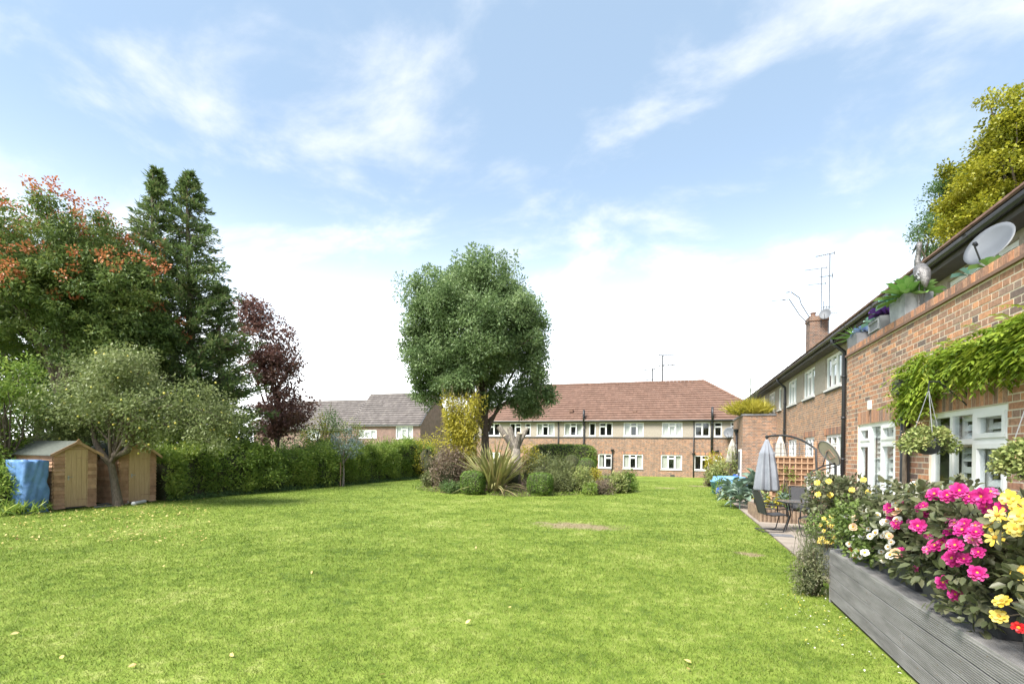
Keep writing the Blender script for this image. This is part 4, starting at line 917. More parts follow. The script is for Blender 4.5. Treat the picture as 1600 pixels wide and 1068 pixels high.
flower_plant('dahlia_plant', 'tall dark leaved dahlia with small yellow flowers beside the patio table', p[0]-.55, p[0]+.4, p[1]-.75, p[1]+.55, .55, 1.44, 'leaf_dahlia', 2600, .085, fl, base=.42)
fl = [(onu(random.uniform(1322, 1412), random.uniform(785, 876), random.uniform(1.78, 1.92)), random.choice(['white', 'white', 'white', 'peach']), FDIR(), random.uniform(.8, 1.3)) for _ in range(46)] + [(onu(a, b, 1.96), 'red', FDIR(), 1.0) for a, b in ((1332, 860), (1341, 863), (1337, 868), (1346, 858))]
flower_plant('begonia_plant', 'bushy begonia with white and peach flowers spilling over its box', 1.78, 2.5, 5.7, 7.1, .66, 1.26, 'leaf_begonia', 6200, .055, fl, base=.86, rc=.11)
p = C(1292, 7.5); t = planter('tapered blue grey pot on the patio at the end of the deck', p[0]-.17, p[0]+.17, p[1]-.17, p[1]+.17, PZ(p[1]), .42, m='dish_grey', name='plant_pot')
fl = [(dep(random.uniform(1279, 1303), random.uniform(803, 848), 7.3+random.uniform(-.1, .05)), 'star', (-.5, -.8, .3), .62) for _ in range(22)]
flower_plant('bedding_plant', 'trailing bedding plant with small bright yellow flowers at the end of the deck', p[0]-.3, p[0]+.25, p[1]-.32, p[1]+.25, .45, .92, 'leaf_begonia', 900, .05, fl, base=.40, rc=.1)
fl = [(onu(random.uniform(1385, 1440), random.uniform(758, 800), random.uniform(2.0, 2.2)), random.choice(['white', 'white', 'peach']), FDIR(), 1.2) for _ in range(22)]
flower_plant('bedding_plant', 'loose cream and peach flowering plant behind the begonia on the deck', 2.3, 2.75, 5.6, 7.0, .66, 1.42, 'leaf_begonia', 900, .06, fl, base=.62)
# ------------------------------------------------------------------ climber, hanging baskets
wi = thing('wisteria', 'bright yellow green wisteria trained along the extension wall above the windows', 'climbing plant', (UE-.1, 7.4, .62)); lv = Leaves(); k = 0; cen = []
while k < 420:
    a, b = random.uniform(1405, 1720), random.uniform(430, 655)
    top = np.interp(a, [1405, 1415, 1450, 1520, 1600, 1720], [580, 562, 545, 520, 488, 420]); bot = np.interp(a, [1405, 1450, 1470, 1500, 1560, 1600, 1720], [632, 625, 586, 578, 562, 548, 512])
    if top < b < bot: cen.append(onu(a, b, UE-random.uniform(.03, .17))); k += 1
for c in cen:                                          # each a feathered leaf of paired leaflets
    for _ in range(2):
        d = Vector((random.uniform(-.4, .1), random.uniform(-.5, .9), random.uniform(-1.0, .2))).normalized(); n_ = 6; s_ = d.cross(Vector((0, 0, 1))+d*.2).normalized(); P = []; D = []
        for i in range(n_):
            for sd_ in (-1, 1): P.append(c+d*.045*i-Vector((0, 0, .003*i*i))); D.append(s_*sd_*.8+d*.6-Vector((0, 0, .25)))
        nn = len(P); lv.add(np.array(P), np.array(D), np.tile([-.5, 0, .8], (nn, 1))+RNG.normal(0, .2, (nn, 3)), .075*RNG.uniform(.8, 1.2, nn), .026, True, np.clip(random.random()+RNG.normal(0, .1, nn), 0, 1), .12, .15)
lv.build('foliage', 'leaf_wisteria', wi)
mb = MB(); b0 = onu(1422, 640, UE-.06); mb.tube([(UE-.10, b0.y, .6), (UE-.12, b0.y-.02, 1.5), (UE-.1, b0.y+.03, 2.3), (UE-.1, b0.y-.5, 2.75), (UE-.12, b0.y-2, 2.95), (UE-.1, b0.y-4, 3.1)], [.03, .028, .025, .022, .018, .012], 7); mb.build('stem', 'bark', wi, smooth=True)
def basket(label, c, r, fr):
    c = Vector(c); t = thing('hanging_basket', label, 'hanging basket', c); mb = MB(); mb.lathe([(.03, -.17), (r*.55, -.15), (r*.85, -.07), (r, 0), (r*.93, 0), (r*.5, -.03)], c, 16); mb.build('bowl', 'planter_dark', t, smooth=True)
    lv = Leaves(); k = 74; a = RNG.uniform(0, 2*np.pi, k); rr = fr*np.sqrt(RNG.random(k)); cn = np.stack([c.x+rr*np.cos(a), c.y+rr*np.sin(a), c.z+.07+.05*RNG.random(k)-.22*(rr/fr)**3], 1); clump_leaves(lv, cn, .07, 34, .036, .024, .8, True); lv.build('foliage', 'leaf_sedum', t)
    lv = Leaves(); cn2 = cn[RNG.choice(k, 16)]+RNG.normal(0, .03, (16, 3)); cn2[:, 2] += .02; clump_leaves(lv, cn2, .05, 8, .02, .014, .8); lv.build('blossom', 'fl_peach', t, kind='stuff')
    mb = MB(); hk = Vector((c.x, c.y, c.z+.55))
    for i in range(3): an = i*2.094+.4; mb.tube([(c.x+r*math.cos(an), c.y+r*math.sin(an), c.z), hk], .004, 4)
    mb.build('chain', 'metal_grey', t); mb = MB(); mb.tube([(UE+.02, c.y, hk.z-.15), (UE-.03, c.y, hk.z+.08), (c.x, c.y, hk.z+.09), (c.x, c.y, hk.z-.01)], .009, 6); mb.tube([(UE+.0, c.y, hk.z-.18), (UE-.02, c.y, hk.z-.15), (c.x+.1, c.y, hk.z+.08)], .007, 6); mb.build('bracket', 'black_metal', t)
c = onu(1450, 686, 2.66); basket('hanging basket of yellow green sedum in front of the large white window', c, .15, .25)
c = onu(1612, 714, 2.66); basket('hanging basket of green leaves on the bricks beyond the large window', c, .13, .2)
# ------------------------------------------------------------------ on the parapet
ZP = EZ+.14
def rosette(name, label, c, n, ln, wd, m, el=(.2, 1.2), cat='plant', sag=.2, group=None):
    c = Vector(c); t = thing(name, label, cat, c, group); lv = Leaves(); a = np.arange(n)*2.399; e = np.linspace(el[0], el[1], n); D = np.stack([np.cos(a)*np.cos(e), np.sin(a)*np.cos(e), np.sin(e)], 1); sz = np.linspace(1, .6, n)*RNG.uniform(.85, 1.1, n)
    lv.add(np.tile(np.array(c), (n, 1))+D*.01, D, np.stack([-np.cos(a)*np.sin(e), -np.sin(a)*np.sin(e), np.cos(e)], 1), ln*sz, wd*sz, True, RNG.random(n), .2, sag, wd/ln > .25); lv.build('foliage', m, t)
    mb = MB(); mb.tube([c-Vector((0, 0, .06)), c+Vector((0, 0, .03))], [.02, .012], 6); mb.build('stem', 'twig', t); return t
def pv(px): return onu(px, 520, UE).y
b = [(pv(1339), pv(1325), .20, 'planter_grey', 'small slate grey planter at the far end of the parapet'), (pv(1376), pv(1358), .22, 'planter_grey', 'slate grey panelled planter in the middle of the parapet row'), (pv(1414), pv(1391), .30, 'planter_zinc', 'tall galvanised planter on the parapet beside the heron')]
for i, (y0, y1, h, m, lb) in enumerate(b):
    t = planter(lb, UE+.0, UE+.30, y0, y1, ZP, h, m)
    if i == 1:
        mb = MB(); x0 = UE-.014
        for a0, a1, h0, h1 in ((y0+.04, y1-.04, .03, .045), (y0+.04, y1-.04, h-.05, h-.035), (y0+.04, y0+.055, .045, h-.05), (y1-.055, y1-.04, .045, h-.05)): mb.boxm(MI, x0-.012, x0+.02, a0, a1, ZP+h0, ZP+h1)
        mb.build('moulding', 'planter_zinc', t)
    top = ZP+h-.03; ym = (y0+y1)/2
    if i == 0:
        rosette('spiky_plant', 'spiky pale green plant at the far end of the parapet', (UE+.12, y1-.02, top), 40, .50, .04, 'suc_green', (.1, 1.3)); rosette('succulent', 'blue succulent in the small slate planter', (UE+.14, y0+.1, top+.05), 18, .24, .14, 'suc_blue', (-.1, 1.1))
    if i == 1:
        rosette('succulent', 'purple succulent in the panelled planter', (UE+.12, ym-.08, top+.08), 20, .28, .17, 'suc_purple', (.0, 1.2)); rosette('succulent', 'teal succulent beside the purple one', (UE+.1, y1-.03, top+.03), 16, .26, .15, 'suc_teal', (-.1, 1.1)); rosette('succulent', 'tall teal succulent behind the purple one', (UE+.24, ym+.06, top+.16), 14, .25, .14, 'suc_teal', (.1, 1.1))
    if i == 2:
        rosette('succulent', 'pale teal succulent at the edge of the galvanised planter', (UE+.08, y1+.0, top+.06), 14, .26, .15, 'suc_teal', (-.2, 1.0)); rosette('succulent', 'blue leaved plant in the galvanised planter', (UE+.22, y1-.1, top+.18), 14, .22, .10, 'suc_blue', (.1, 1.2)); rosette('leafy_plant', 'bright green leafy plant in the galvanised planter', (UE+.1, ym-.08, top+.03), 54, .44, .14, 'suc_green', (-.2, 1.35), sag=.05)
hy = onu(1441, 430, UE+.15).y; hb = thing('heron_sculpture', 'silver metal heron sculpture standing on the brick parapet', 'sculpture', (UE+.15, hy, ZP)); zh = lambda py: Hh(1440, py, (UE+.15)/ray(1440, py).x)
mb = MB(); bz = zh(428); mb.tube([(UE+.15, hy+.12, bz+.13), (UE+.15, hy+.07, bz+.1), (UE+.15, hy, bz), (UE+.15, hy-.07, bz-.11), (UE+.15, hy-.11, bz-.22)], [.03, .075, .095, .065, .012], 12); mb.build('body', 'heron', hb, smooth=True)
nk = [(UE+.15, hy+.10, bz+.12), (UE+.15, hy+.15, bz+.22), (UE+.15, hy+.12, bz+.32), (UE+.15, hy+.09, bz+.40), (UE+.15, hy+.10, bz+.45)]
mb = MB(); mb.tube(nk, [.05, .036, .03, .03, .036], 9); mb.tube([nk[-1], (UE+.14, hy+.16, bz+.43), (UE+.13, hy+.27, bz+.36)], [.03, .018, .004], 7); mb.build('neck', 'heron', hb, smooth=True)
for s_ in (-.03, .03): mb = MB(); mb.tube([(UE+.15+s_, hy, bz-.06), (UE+.15+s_, hy+.01, (bz+ZP)/2), (UE+.15+s_, hy, ZP)], .008, 6); mb.box((UE+.15+s_, hy+.02, ZP+.004), (.03, .08, .008)); mb.build('leg', 'heron', hb)
lv = Leaves(); n_ = 70; P = np.stack([UE+.15+RNG.uniform(-.085, .03, n_), hy+RNG.uniform(-.07, .06, n_), bz+RNG.uniform(-.09, .06, n_)], 1); lv.add(P, np.tile([0, -.6, -.8], (n_, 1))+RNG.normal(0, .2, (n_, 3)), np.tile([-1.0, 0, .2], (n_, 1)), .07, .03, True, sag=0); lv.build('feathers', 'suc_silver', hb, kind='stuff')
rosette('leafy_plant', 'green and silver leaved plant behind the parapet by the heron', (UE+.45, onu(1472, 430, UE+.45).y, ZP-.02), 14, .34, .10, 'suc_green', (.0, 1.0))
rosette('leafy_plant', 'silver strap leaved plant behind the parapet', (UE+.40, onu(1484, 425, UE+.4).y, ZP+.0), 10, .34, .05, 'suc_silver', (.5, 1.4), sag=.1)
for px, py, m, lb in ((1515, 418, 'suc_teal', 'dark green leaf plant behind the parapet beside the white window'), (1545, 404, 'suc_green', 'light green leaf plant at the foot of the large dish')): q = onu(px, py, UE+.42); rosette('leafy_plant', lb, (q.x, q.y, q.z-.1), 9, .2, .13, m, (.2, 1.3))
q = onu(1549, 384, 3.72); dish('satellite_dish', 'large grey satellite dish standing on the flat roof behind the parapet', (q.x, q.y, q.z), (-.72, -.42, .42), .265, wallp=(q.x+.15, q.y+.05, EZ-.25))
# plants on the mid-way block
bx, by = BU+.45, BV0+1.0
t = thing('ornamental_grass', 'yellow ornamental grass with tall flower stems on the flat roofed block', 'plant', (bx, by, BZ+.09)); n_ = 2600; lv = Leaves(); a = RNG.uniform(0, 2*np.pi, n_); e = RNG.uniform(.5, 1.45, n_); D = np.stack([np.cos(a)*np.cos(e), np.sin(a)*np.cos(e), np.sin(e)], 1); lv.add(np.tile([bx, by, BZ+.1], (n_, 1))+RNG.normal(0, [.35, .4, .02], (n_, 3)), D, rdir(n_), RNG.uniform(.5, 1.35, n_), .03, True, None, .1, .25); lv.build('foliage', 'leaf_yellow', t)
mb = MB()
for i in range(26): a = random.uniform(0, 6.28); r_ = random.random()*.6; tp = Vector((bx+r_*math.cos(a), by+r_*math.sin(a), BZ+random.uniform(1.4, 2.2))); mb.tube([(bx, by, BZ+.2), tp-Vector((0, 0, .3)), tp], [.008, .007, .014], 4)
mb.build('flower_stems', 'leaf_lavender', t)
planter('low grey trough on the block holding the ornamental grass', bx-.45, bx+.55, by-.5, by+.5, BZ+.092, .16, 'planter_grey')
# ------------------------------------------------------------------ patio furniture
def chair(label, x, y, rz):
    t = thing('garden_chair', label, 'chair', (x, y, PZ(y)), 'black garden chairs round the glass table'); t.rotation_euler = (0, 0, rz); o_ = ORG[t]; K = lambda a, b, c: Vector((o_.x+a, o_.y+b, o_.z+c))     # faces +x
    mb = MB()
    for i in range(8):
        u = i/7; pass
    def slab(name, pts, wd, th):
        mb = MB()
        for i in range(len(pts)-1):
            (a0, c0), (a1, c1) = pts[i], pts[i+1]; d = Vector((a1-a0, 0, c1-c0)).normalized(); nn = Vector((-d.z, 0, d.x))*th
            A_ = [K(a0, -wd/2, c0), K(a1, -wd/2, c1), K(a1, wd/2, c1), K(a0, wd/2, c0)]; B_ = [v+nn for v in A_]; mb.face(A_); mb.face(B_[::-1]); 
            for j in range(4): mb.face([A_[j], A_[(j+1) % 4], B_[(j+1) % 4], B_[j]])
        return mb.build(name, 'sling', t)
    slab('seat', [(-.22, .40), (0, .385), (.24, .42)], .46, .008); slab('backrest', [(-.22, .42), (-.30, .70), (-.37, .95)], .46, .008)
    for s_ in (-1, 1):
        b_ = .255*s_
        mb = MB(); mb.tube([K(-.38, b_, .97), K(-.30, b_, .70), K(-.225, b_, .42), K(-.1, b_, .39), K(.2, b_, .41), K(.25, b_, .40), K(.26, b_, .33), K(.19, b_, .04), K(.14, b_, .012), K(-.30, b_, .012)], .013, 7); mb.build('side_frame', 'black_metal', t, smooth=True)
        mb = MB(); mb.tube([K(-.275, b_, .62), K(-.1, b_, .64), K(.16, b_, .62), K(.215, b_, .58), K(.225, b_, .38)], .015, 7); mb.build('armrest', 'black_metal', t, smooth=True)
    mb = MB()
    for a, c in ((-.38, .97), (-.30, .012), (.25, .40), (-.225, .41)): mb.tube([K(a, -.255, c), K(a, .255, c)], .011, 6)
    mb.build('cross_rail', 'black_metal', t, smooth=True)
tx, ty = C(1250, 11.6); tb = thing('garden_table', 'low black framed table with grey glass top on the patio', 'table', (tx, ty, PZ(ty))); tz_ = PZ(ty)
mb = MB(); mb.lathe([(.47, .705), (.485, .715), (.485, .725), (.47, .73)], (tx, ty, tz_), 8); mb.build('table_top', 'table_glass', tb); mb = MB(); P = [(tx+.485*math.cos(i*math.pi/4), ty+.485*math.sin(i*math.pi/4), tz_+.715) for i in range(9)]; mb.tube(P, .017, 6); mb.build('rim', 'black_metal', tb)
for i in range(4): a = i*math.pi/2+.5; mb = MB(); mb.tube([(tx+.36*math.cos(a), ty+.36*math.sin(a), tz_+.705), (tx+.27*math.cos(a), ty+.27*math.sin(a), tz_+.37), (tx+.42*math.cos(a), ty+.42*math.sin(a), tz_+.004)], .015, 7); mb.build('leg', 'black_metal', tb, smooth=True)
x, y = C(1208, 11.7); chair('black sling chair on the lawn side of the glass table', x, y, R(12)); x, y = C(1254, 13.2); chair('black sling chair on the far side of the glass table', x, y, R(-95)); x, y = C(1275, 11.0); chair('black sling chair between the glass table and the yellow dahlia', x, y, R(150))
def folded(c, z0, z1, r, m, t, lobes=9, seed=0):
    mb = MB(); pr = [(.035, z1), (.06, z1-.05), (r*.55, z1-(z1-z0)*.25), (r*.62, z1-(z1-z0)*.27), (r*.6, z1-(z1-z0)*.3), (r*.8, z1-(z1-z0)*.6), (r, z0+.06), (r*.9, z0)]
    mb.lathe([(a, b) for a, b in pr], (c[0], c[1], 0), 72, lambda t_, rr, z: rr*(1+.24*math.cos(lobes*t_+seed+z*.6)*min(1, rr/r*1.4)+.05*math.cos(3*t_+2))); mb.build('canopy', m, t, smooth=True)
# cantilever parasol: canopy hangs folded from an arched arm
cx, cy = C(1198, 15.0); mx_, my_ = C(1275, 13.2); zt = Hh(1198, 683, 15)
t = thing('cantilever_parasol', 'folded grey parasol hanging from an arched black arm over the patio', 'parasol', (mx_, my_, PZ(my_))); mz_ = PZ(my_); folded((cx, cy), Hh(1198, 766, 15), zt-.06, .31, 'canvas_grey', t)
mb = MB(); mb.tube([(cx, cy, Hh(1198, 776, 15)), (cx, cy, zt+.05)], .02, 8); mb.build('canopy_pole', 'black_metal', t); mb = MB()
arc = [(cx, cy, zt+.02)]; 
for i in range(1, 13): f = i/12; arc.append((cx+(mx_-cx)*f, cy+(my_-cy)*f, zt+.03+.05*math.sin(f*2.6)-.42*f**2.6))
arc += [(mx_+.02, my_-.02, 1.2), (mx_+.02, my_-.02, mz_+.03)]; mb.tube(arc, .03, 8); mb.build('arm', 'black_metal', t, smooth=True)
mb = MB(); mb.boxm(lambda a, n, h: Vector((mx_+a, my_+n, h)), -.45, .45, -.05, .05, mz_+.001, mz_+.05); mb.boxm(lambda a, n, h: Vector((mx_+a, my_+n, h)), -.05, .05, -.45, .45, mz_+.052, mz_+.09); mb.build('base', 'black_metal', t)
mb = MB(); mb.lathe([(.03, 0), (.05, .02), (.05, .07), (.03, .1)], (cx, cy, zt-.03), 10); mb.build('hub', 'black_metal', t)
def parasol(label, px, z, py0, py1, r):
    x, y = C(px, z); t = thing('parasol', label, 'parasol', (x, y, PZ(y))); folded((x, y), Hh(px, py1, z), Hh(px, py0, z), r, 'canvas_white', t, 8, 1); mb = MB(); mb.tube([(x, y, PZ(y)), (x, y, Hh(px, py0, z)+.04)], .02, 8); mb.build('pole', 'white_plastic', t); mb = MB(); mb.lathe([(.24, 0.0), (.24, .05), (.06, .09), (.04, .3)], (x, y, PZ(y)), 16); mb.build('base', 'planter_grey', t)
parasol('closed cream parasol standing behind the trellis', 1219, 21, 681, 728, .24); parasol('closed cream parasol beside the white doors of the brick block', 1144, 26.5, 686, 722, .26)
# trellis screen
tv = 19.5; tx0, tx1 = 3.28, 4.62; t = thing('trellis_screen', 'brown wooden fence panel with square lattice beside the hoop', 'trellis', ((tx0+tx1)/2, tv, -.08)); tz1 = 1.74
k = 11
for i in range(k): mb = MB(); a0 = tx0+(tx1-tx0)*i/k; mb.boxm(MI, a0+.002, a0+(tx1-tx0)/k-.002, tv+.03, tv+.045, -.06, tz1); mb.build('fence_board', 'fence_brown', t)
for i in range(8): a0 = tx0+(tx1-tx0-.035)*i/7; mb = MB(); mb.boxm(MI, a0, a0+.035, tv-.012, tv+.01, -.08, tz1+.52 if i % 7 == 0 else tz1+.02); mb.build('lattice_upright', 'trellis_wood', t)
for i in range(9): h = .1+i*.2; mb = MB(); mb.boxm(MI, tx0+.002, tx1-.002, tv-.03, tv-.012, h, h+.035); mb.build('lattice_rail', 'trellis_wood', t)
for i in range(7): a0 = tx0+.1+(tx1-tx0-.2)*i/6; mb = MB(); mb.boxm(MI, a0, a0+.02, tv-.004, tv+.008, tz1+.03, tz1+.5); mb.build('lattice_upright', 'dish_grey', t)
for i in range(3): h = tz1+.1+i*.17; mb = MB(); mb.boxm(MI, tx0+.003, tx1-.003, tv-.02, tv-.006, h, h+.02); mb.build('lattice_rail', 'dish_grey', t)
for a in (tx0-.06, tx1+.005): mb = MB(); mb.boxm(MI, a, a+.055, tv-.02, tv+.05, -.15, tz1+.55); mb.build('post', 'trellis_wood', t)
# basketball hoop with a tipped fan board
zb = 12.6; bc = dep(1296, 708, zb); hp = thing('basketball_hoop', 'portable basketball hoop with cream fan shaped board tipped on its stand', 'basketball hoop', (*C(1302, zb), PZ(13)))
fw_ = ray(1296, 708).normalized(); ax1 = (dep(1306, 722, zb)-dep(1284, 694, zb)).normalized(); ax1 = (ax1-fw_*ax1.dot(fw_)).normalized(); pp_ = fw_.cross(ax1); ax2 = (pp_*.55+fw_*.83).normalized(); nrm = ax1.cross(ax2); nrm = nrm if nrm.dot(fw_) < 0 else -nrm
pts = [bc+ax1*.36*math.cos(a)*(1.0)+ax2*.27*math.sin(a)*(1-.18*math.cos(a)) for a in [i*math.pi/16 for i in range(32)]]
mb = MB(); A_ = pts; B_ = [p_-nrm*.03 for p_ in pts]; mb.face(A_); mb.face(B_[::-1])
for i in range(32): mb.face([A_[i], A_[(i+1) % 32], B_[(i+1) % 32], B_[i]])
bd = mb.build('backboard', 'backboard', hp); mb = MB(); mb.tube(pts+[pts[0]], .014, 5); mb.build('edge_trim', 'dish_grey', bd)
mb = MB(); sq = [bc+nrm*.004+ax1*(.02+a)+ax2*b_ for a, b_ in ((-.1, -.09), (.12, -.09), (.12, .09), (-.1, .09), (-.1, -.09))]; mb.tube(sq, .009, 4); mb.build('target_square', 'red_line', bd)
mb = MB(); bs = Vector((*C(1306, zb), 0)); top = dep(1304, 722, zb); mb.tube([bs+Vector((0, 0, .1)), Vector((bs.x, bs.y, top.z-.05)), top], .03, 8); mb.build('pole', 'black_metal', hp)
mb = MB(); e_ = dep(1266, 738, zb-.2); mb.tube([top-Vector((0, 0, .03)), dep(1285, 728, zb), e_, dep(1267, 752, zb-.2)], .02, 7); mb.tube([top-Vector((0, 0, .12)), dep(1286, 733, zb), e_-Vector((0, 0, .06))], .016, 7); mb.tube([dep(1285, 729, zb), bc-nrm*.03-ax1*.1], .014, 6); mb.build('support_arm', 'black_metal', hp, smooth=True)
mb = MB(); rc_ = dep(1271, 745, zb-.2); mb.tube([rc_+Vector((.2*math.cos(a), .2*math.sin(a), 0)) for a in [i*math.pi/10 for i in range(21)]], .01, 6); mb.build('rim', 'metal_grey', hp)
lv = MB()
for i in range(12):
    a = i*math.pi/6
    for s_ in (-1, 1): lv.tube([rc_+Vector((.2*math.cos(a), .2*math.sin(a), 0)), rc_+Vector((.15*math.cos(a+s_*.26), .15*math.sin(a+s_*.26), -.16)), rc_+Vector((.12*math.cos(a), .12*math.sin(a), -.34))], .006, 4)
lv.build('net', 'white_plastic', hp); mb = MB(); mb.lathe([(.32, .0), (.34, .1), (.28, .18), (.08, .2)], (bs.x, bs.y, PZ(bs.y)), 14); mb.build('base', 'planter_dark', hp)
# raised bed of logs with vegetables
rx0, rx1, ry0, ry1 = 2.25, 3.5, 14.8, 17.0; rz_ = g(2.5, 16); rbd = thing('raised_bed', 'low raised vegetable bed edged with weathered log rolls', 'raised bed', ((rx0+rx1)/2, (ry0+ry1)/2, rz_))
mb = MB(); mb.boxm(MI, rx0+.05, rx1-.05, ry0+.05, ry1-.05, rz_-.05, rz_+.32); mb.build('soil', 'soil', rbd)
per = [(rx0+i*.1, ry0) for i in range(13)] + [(rx0, ry0+.1+i*.1) for i in range(21)] + [(rx0+i*.1, ry1) for i in range(13)] + [(rx1, ry0+i*.1) for i in range(23)]
for a, b in per: mb = MB(); mb.tube([(a, b, rz_-.06), (a, b, rz_+.36+random.uniform(-.02, .02))], .048, 8); mb.build('log', 'log', rbd, smooth=False)
def kale(label, x, y, z0, h, n=30, m='leaf_kale', w=.2, name='kale_plant'):
    t = thing(name, label, 'plant', (x, y, z0)); lv = Leaves(); a = RNG.uniform(0, 2*np.pi, n); e = RNG.uniform(-.1, 1.1, n); D = np.stack([np.cos(a)*np.cos(e), np.sin(a)*np.cos(e), np.sin(e)], 1); s0 = np.stack([x+0*a, y+0*a, z0+h*RNG.uniform(.25, .8, n)], 1)+D*.1; lv.add(s0, D, np.tile([0, 0, 1.0], (n, 1))+RNG.normal(0, .2, (n, 3)), RNG.uniform(.22, .4, n)*h/.7, w*h/.7, True, None, .25, .3); lv.build('foliage', m, t)
    mb = MB(); mb.tube([(x, y, z0-.04), (x, y, z0+h*.8)], [.025, .015], 6)
    for i in range(0, n, 2): mb.tube([(x, y, s0[i, 2]-.03), tuple(s0[i]+D[i]*.06)], [.01, .006], 4)
    mb.build('stem', 'leaf_kale', t); return t
for i, (px, z, h, lb) in enumerate([(1143, 17.2, .95, 'tall grey green kale at the lawn edge nearest the blue pot'), (1157, 16.6, .9, 'leafy kale growing in the middle of the kale row'), (1150, 18.6, .9, 'kale growing behind the front row by the patio'), (1166, 17.9, .85, 'kale growing close to the raised bed'), (1180, 17.8, 1.25, 'tall narrow kale next to the folded grey parasol')]): x, y = C(px, z); kale(lb, x, y, g(x, y), h)
for i, (x, y, m, lb) in enumerate([(2.6, 15.2, 'leaf_yellow', 'yellowing lettuce at the front corner of the raised bed'), (2.55, 16.1, 'leaf_sedum', 'pale green chard in the middle of the raised bed'), (3.05, 15.5, 'leaf_box', 'bright green salad plant on the house side of the raised bed'), (3.1, 16.5, 'leaf_kale', 'blue green cabbage at the back of the raised bed'), (2.5, 16.75, 'leaf_yellow', 'yellow leaved plant at the far end of the raised bed')]): kale(lb, x, y, rz_+.3, .38, 34, m, .16, 'vegetable_plant')
# pots, tubs and plants by the brick block
def pot(label, px, z, r, h, m, name='plant_pot', sph=False, z0=None):
    x, y = C(px, z); b_ = g(x, y) if z0 is None else z0; o = thing(name, label, 'pot', (x, y, b_)); mb = MB()
    pr = [(r*.45, .0), (r*.8, h*.18), (r, h*.5), (r*.85, h*.82), (r*.6, h*.95), (r*.66, h), (r*.55, h), (r*.5, h*.9)] if sph else [(r*.72, 0), (r*.95, h*.88), (r*1.05, h*.88), (r*1.05, h), (r*.92, h), (r*.9, h*.9)]
    mb.lathe(pr, (x, y, b_), 20); mb.build('body', m, o, smooth=True); mb = MB(); mb.lathe([(r*.3, h*.86), (r*.86 if not sph else r*.5, h*.9)], (x, y, b_), 16); mb.build('soil', 'soil', o); return x, y, b_
pot('round glazed cobalt blue pot at the edge of the lawn', 1129, 21, .27, .5, 'glaze_blue', sph=True)
pot('glazed cobalt blue pot standing beside the white doors', 1153, 26, .36, .85, 'glaze_blue', sph=True)
pot('pale blue tub at the lawn edge beyond the cobalt pot', 1121, 23.5, .3, .62, 'tub_blue'); pot('dark pot holding the red leaved plant', 1112, 29, .3, .5, 'planter_dark'); pot('black plastic pot beside the brick block', 1168, 25.4, .32, .62, 'planter_dark')
pot('white pot among the kale and blue pots', 1151, 22.3, .26, .42, 'white_plastic')
x, y = C(1140, 24.6); t = thing('covered_table', 'low garden table under a pale blue plastic cover', 'table', (x, y, g(x, y))); mb = MB(); z0 = g(x, y)
for a in range(24): pass
V = []; F = []; n_ = 20
for j, (rr, zz_) in enumerate([(.0, .80), (.55, .79), (.66, .77), (.70, .55), (.74, .34)]):
    for i in range(n_*2): a = math.pi*i/n_; q_ = rr*(1+(.05*math.cos(7*a) if j > 2 else 0)); V.append((x+q_*1.15*math.cos(a)*(1 if j < 3 else 1.02), y+q_*math.sin(a), z0+zz_+(.03*math.cos(5*a) if j == 4 else 0)))
for j in range(4):
    for i in range(n_*2): F.append((j*2*n_+i, j*2*n_+(i+1) % (2*n_), (j+1)*2*n_+(i+1) % (2*n_), (j+1)*2*n_+i))
fast('cover', V, F, 'tub_blue', t, np.zeros(len(F)), smooth=True)
for i in range(4): a = i*math.pi/2+.7; mb = MB(); mb.tube([(x+.5*math.cos(a), y+.5*math.sin(a), z0), (x+.5*math.cos(a), y+.5*math.sin(a), z0+.76)], .025, 6); mb.build('leg', 'black_metal', t)
bush('flowering_shrub', 'pale yellow flowering shrub at the lawn edge before the far flats', 1127, 28.5, 1.9, 1.75, .11, 'leaf_sedum', 1900, rich=False)
bush('flowering_shrub', 'tall yellow green shrub behind the pale flowering one', 1116, 31, 1.3, 2.1, .12, 'leaf_yellow', 1100)
bush('red_shrub', 'red leaved shrub at the corner of the lawn by the far flats', 1111, 29.2, .8, 1.15, .1, 'leaf_redbrown', 900)
bush('climber', 'green climber growing up the downpipe of the brick block', 1153, 28.0, .5, 2.5, .09, 'leaf_sedum', 900, cat='climbing plant', base=(BU-.22, 28.7))
bush('leafy_pot_plant', 'strap leaved green plant in the pale blue tub', 1127, 22.6, .6, .95, .2, 'leaf_box', 260, cat='plant', asp=.25)
bush('ground_cover', 'low pale flowering plants around the pots at the lawn edge', 1137, 20.2, 1.0, .5, .07, 'leaf_sedum', 800, cat='plant')
bush('ground_cover', 'green herbs growing before the trellis screen', 1240, 17.8, 1.6, .75, .09, 'leaf_box', 1100, cat='plant'); bush('climber', 'young green climber on the wooden trellis screen', 1229, 17.0, .5, 1.45, .09, 'leaf_hedge', 420, cat='climbing plant', base=(3.75, 19.3))
bush('lavender', 'grey green lavender bush with dry flower stems at the deck corner', 1272, 6.35, .52, .70, .05, 'leaf_lavender', 2600, asp=.22, rc=.11)
lx, ly = C(1272, 6.35); t = thing('dry_flower_stems', 'thin dry lavender flower stems standing above the clipped bush', 'plant', (lx, ly, .4)); mb = MB()
for i in range(60):
    a, e = random.uniform(0, 6.28), random.uniform(.1, .5); b_ = Vector((lx+random.gauss(0, .1), ly+random.gauss(0, .1), .4)); tp = b_+Vector((math.cos(a)*e*.5, math.sin(a)*e*.5, random.uniform(.28, .45))); mb.tube([b_, tp], .0022, 4); mb.tube([tp, tp+(tp-b_).normalized()*.04], .005, 4)
mb.build('stalks', 'leaf_lavender', t)
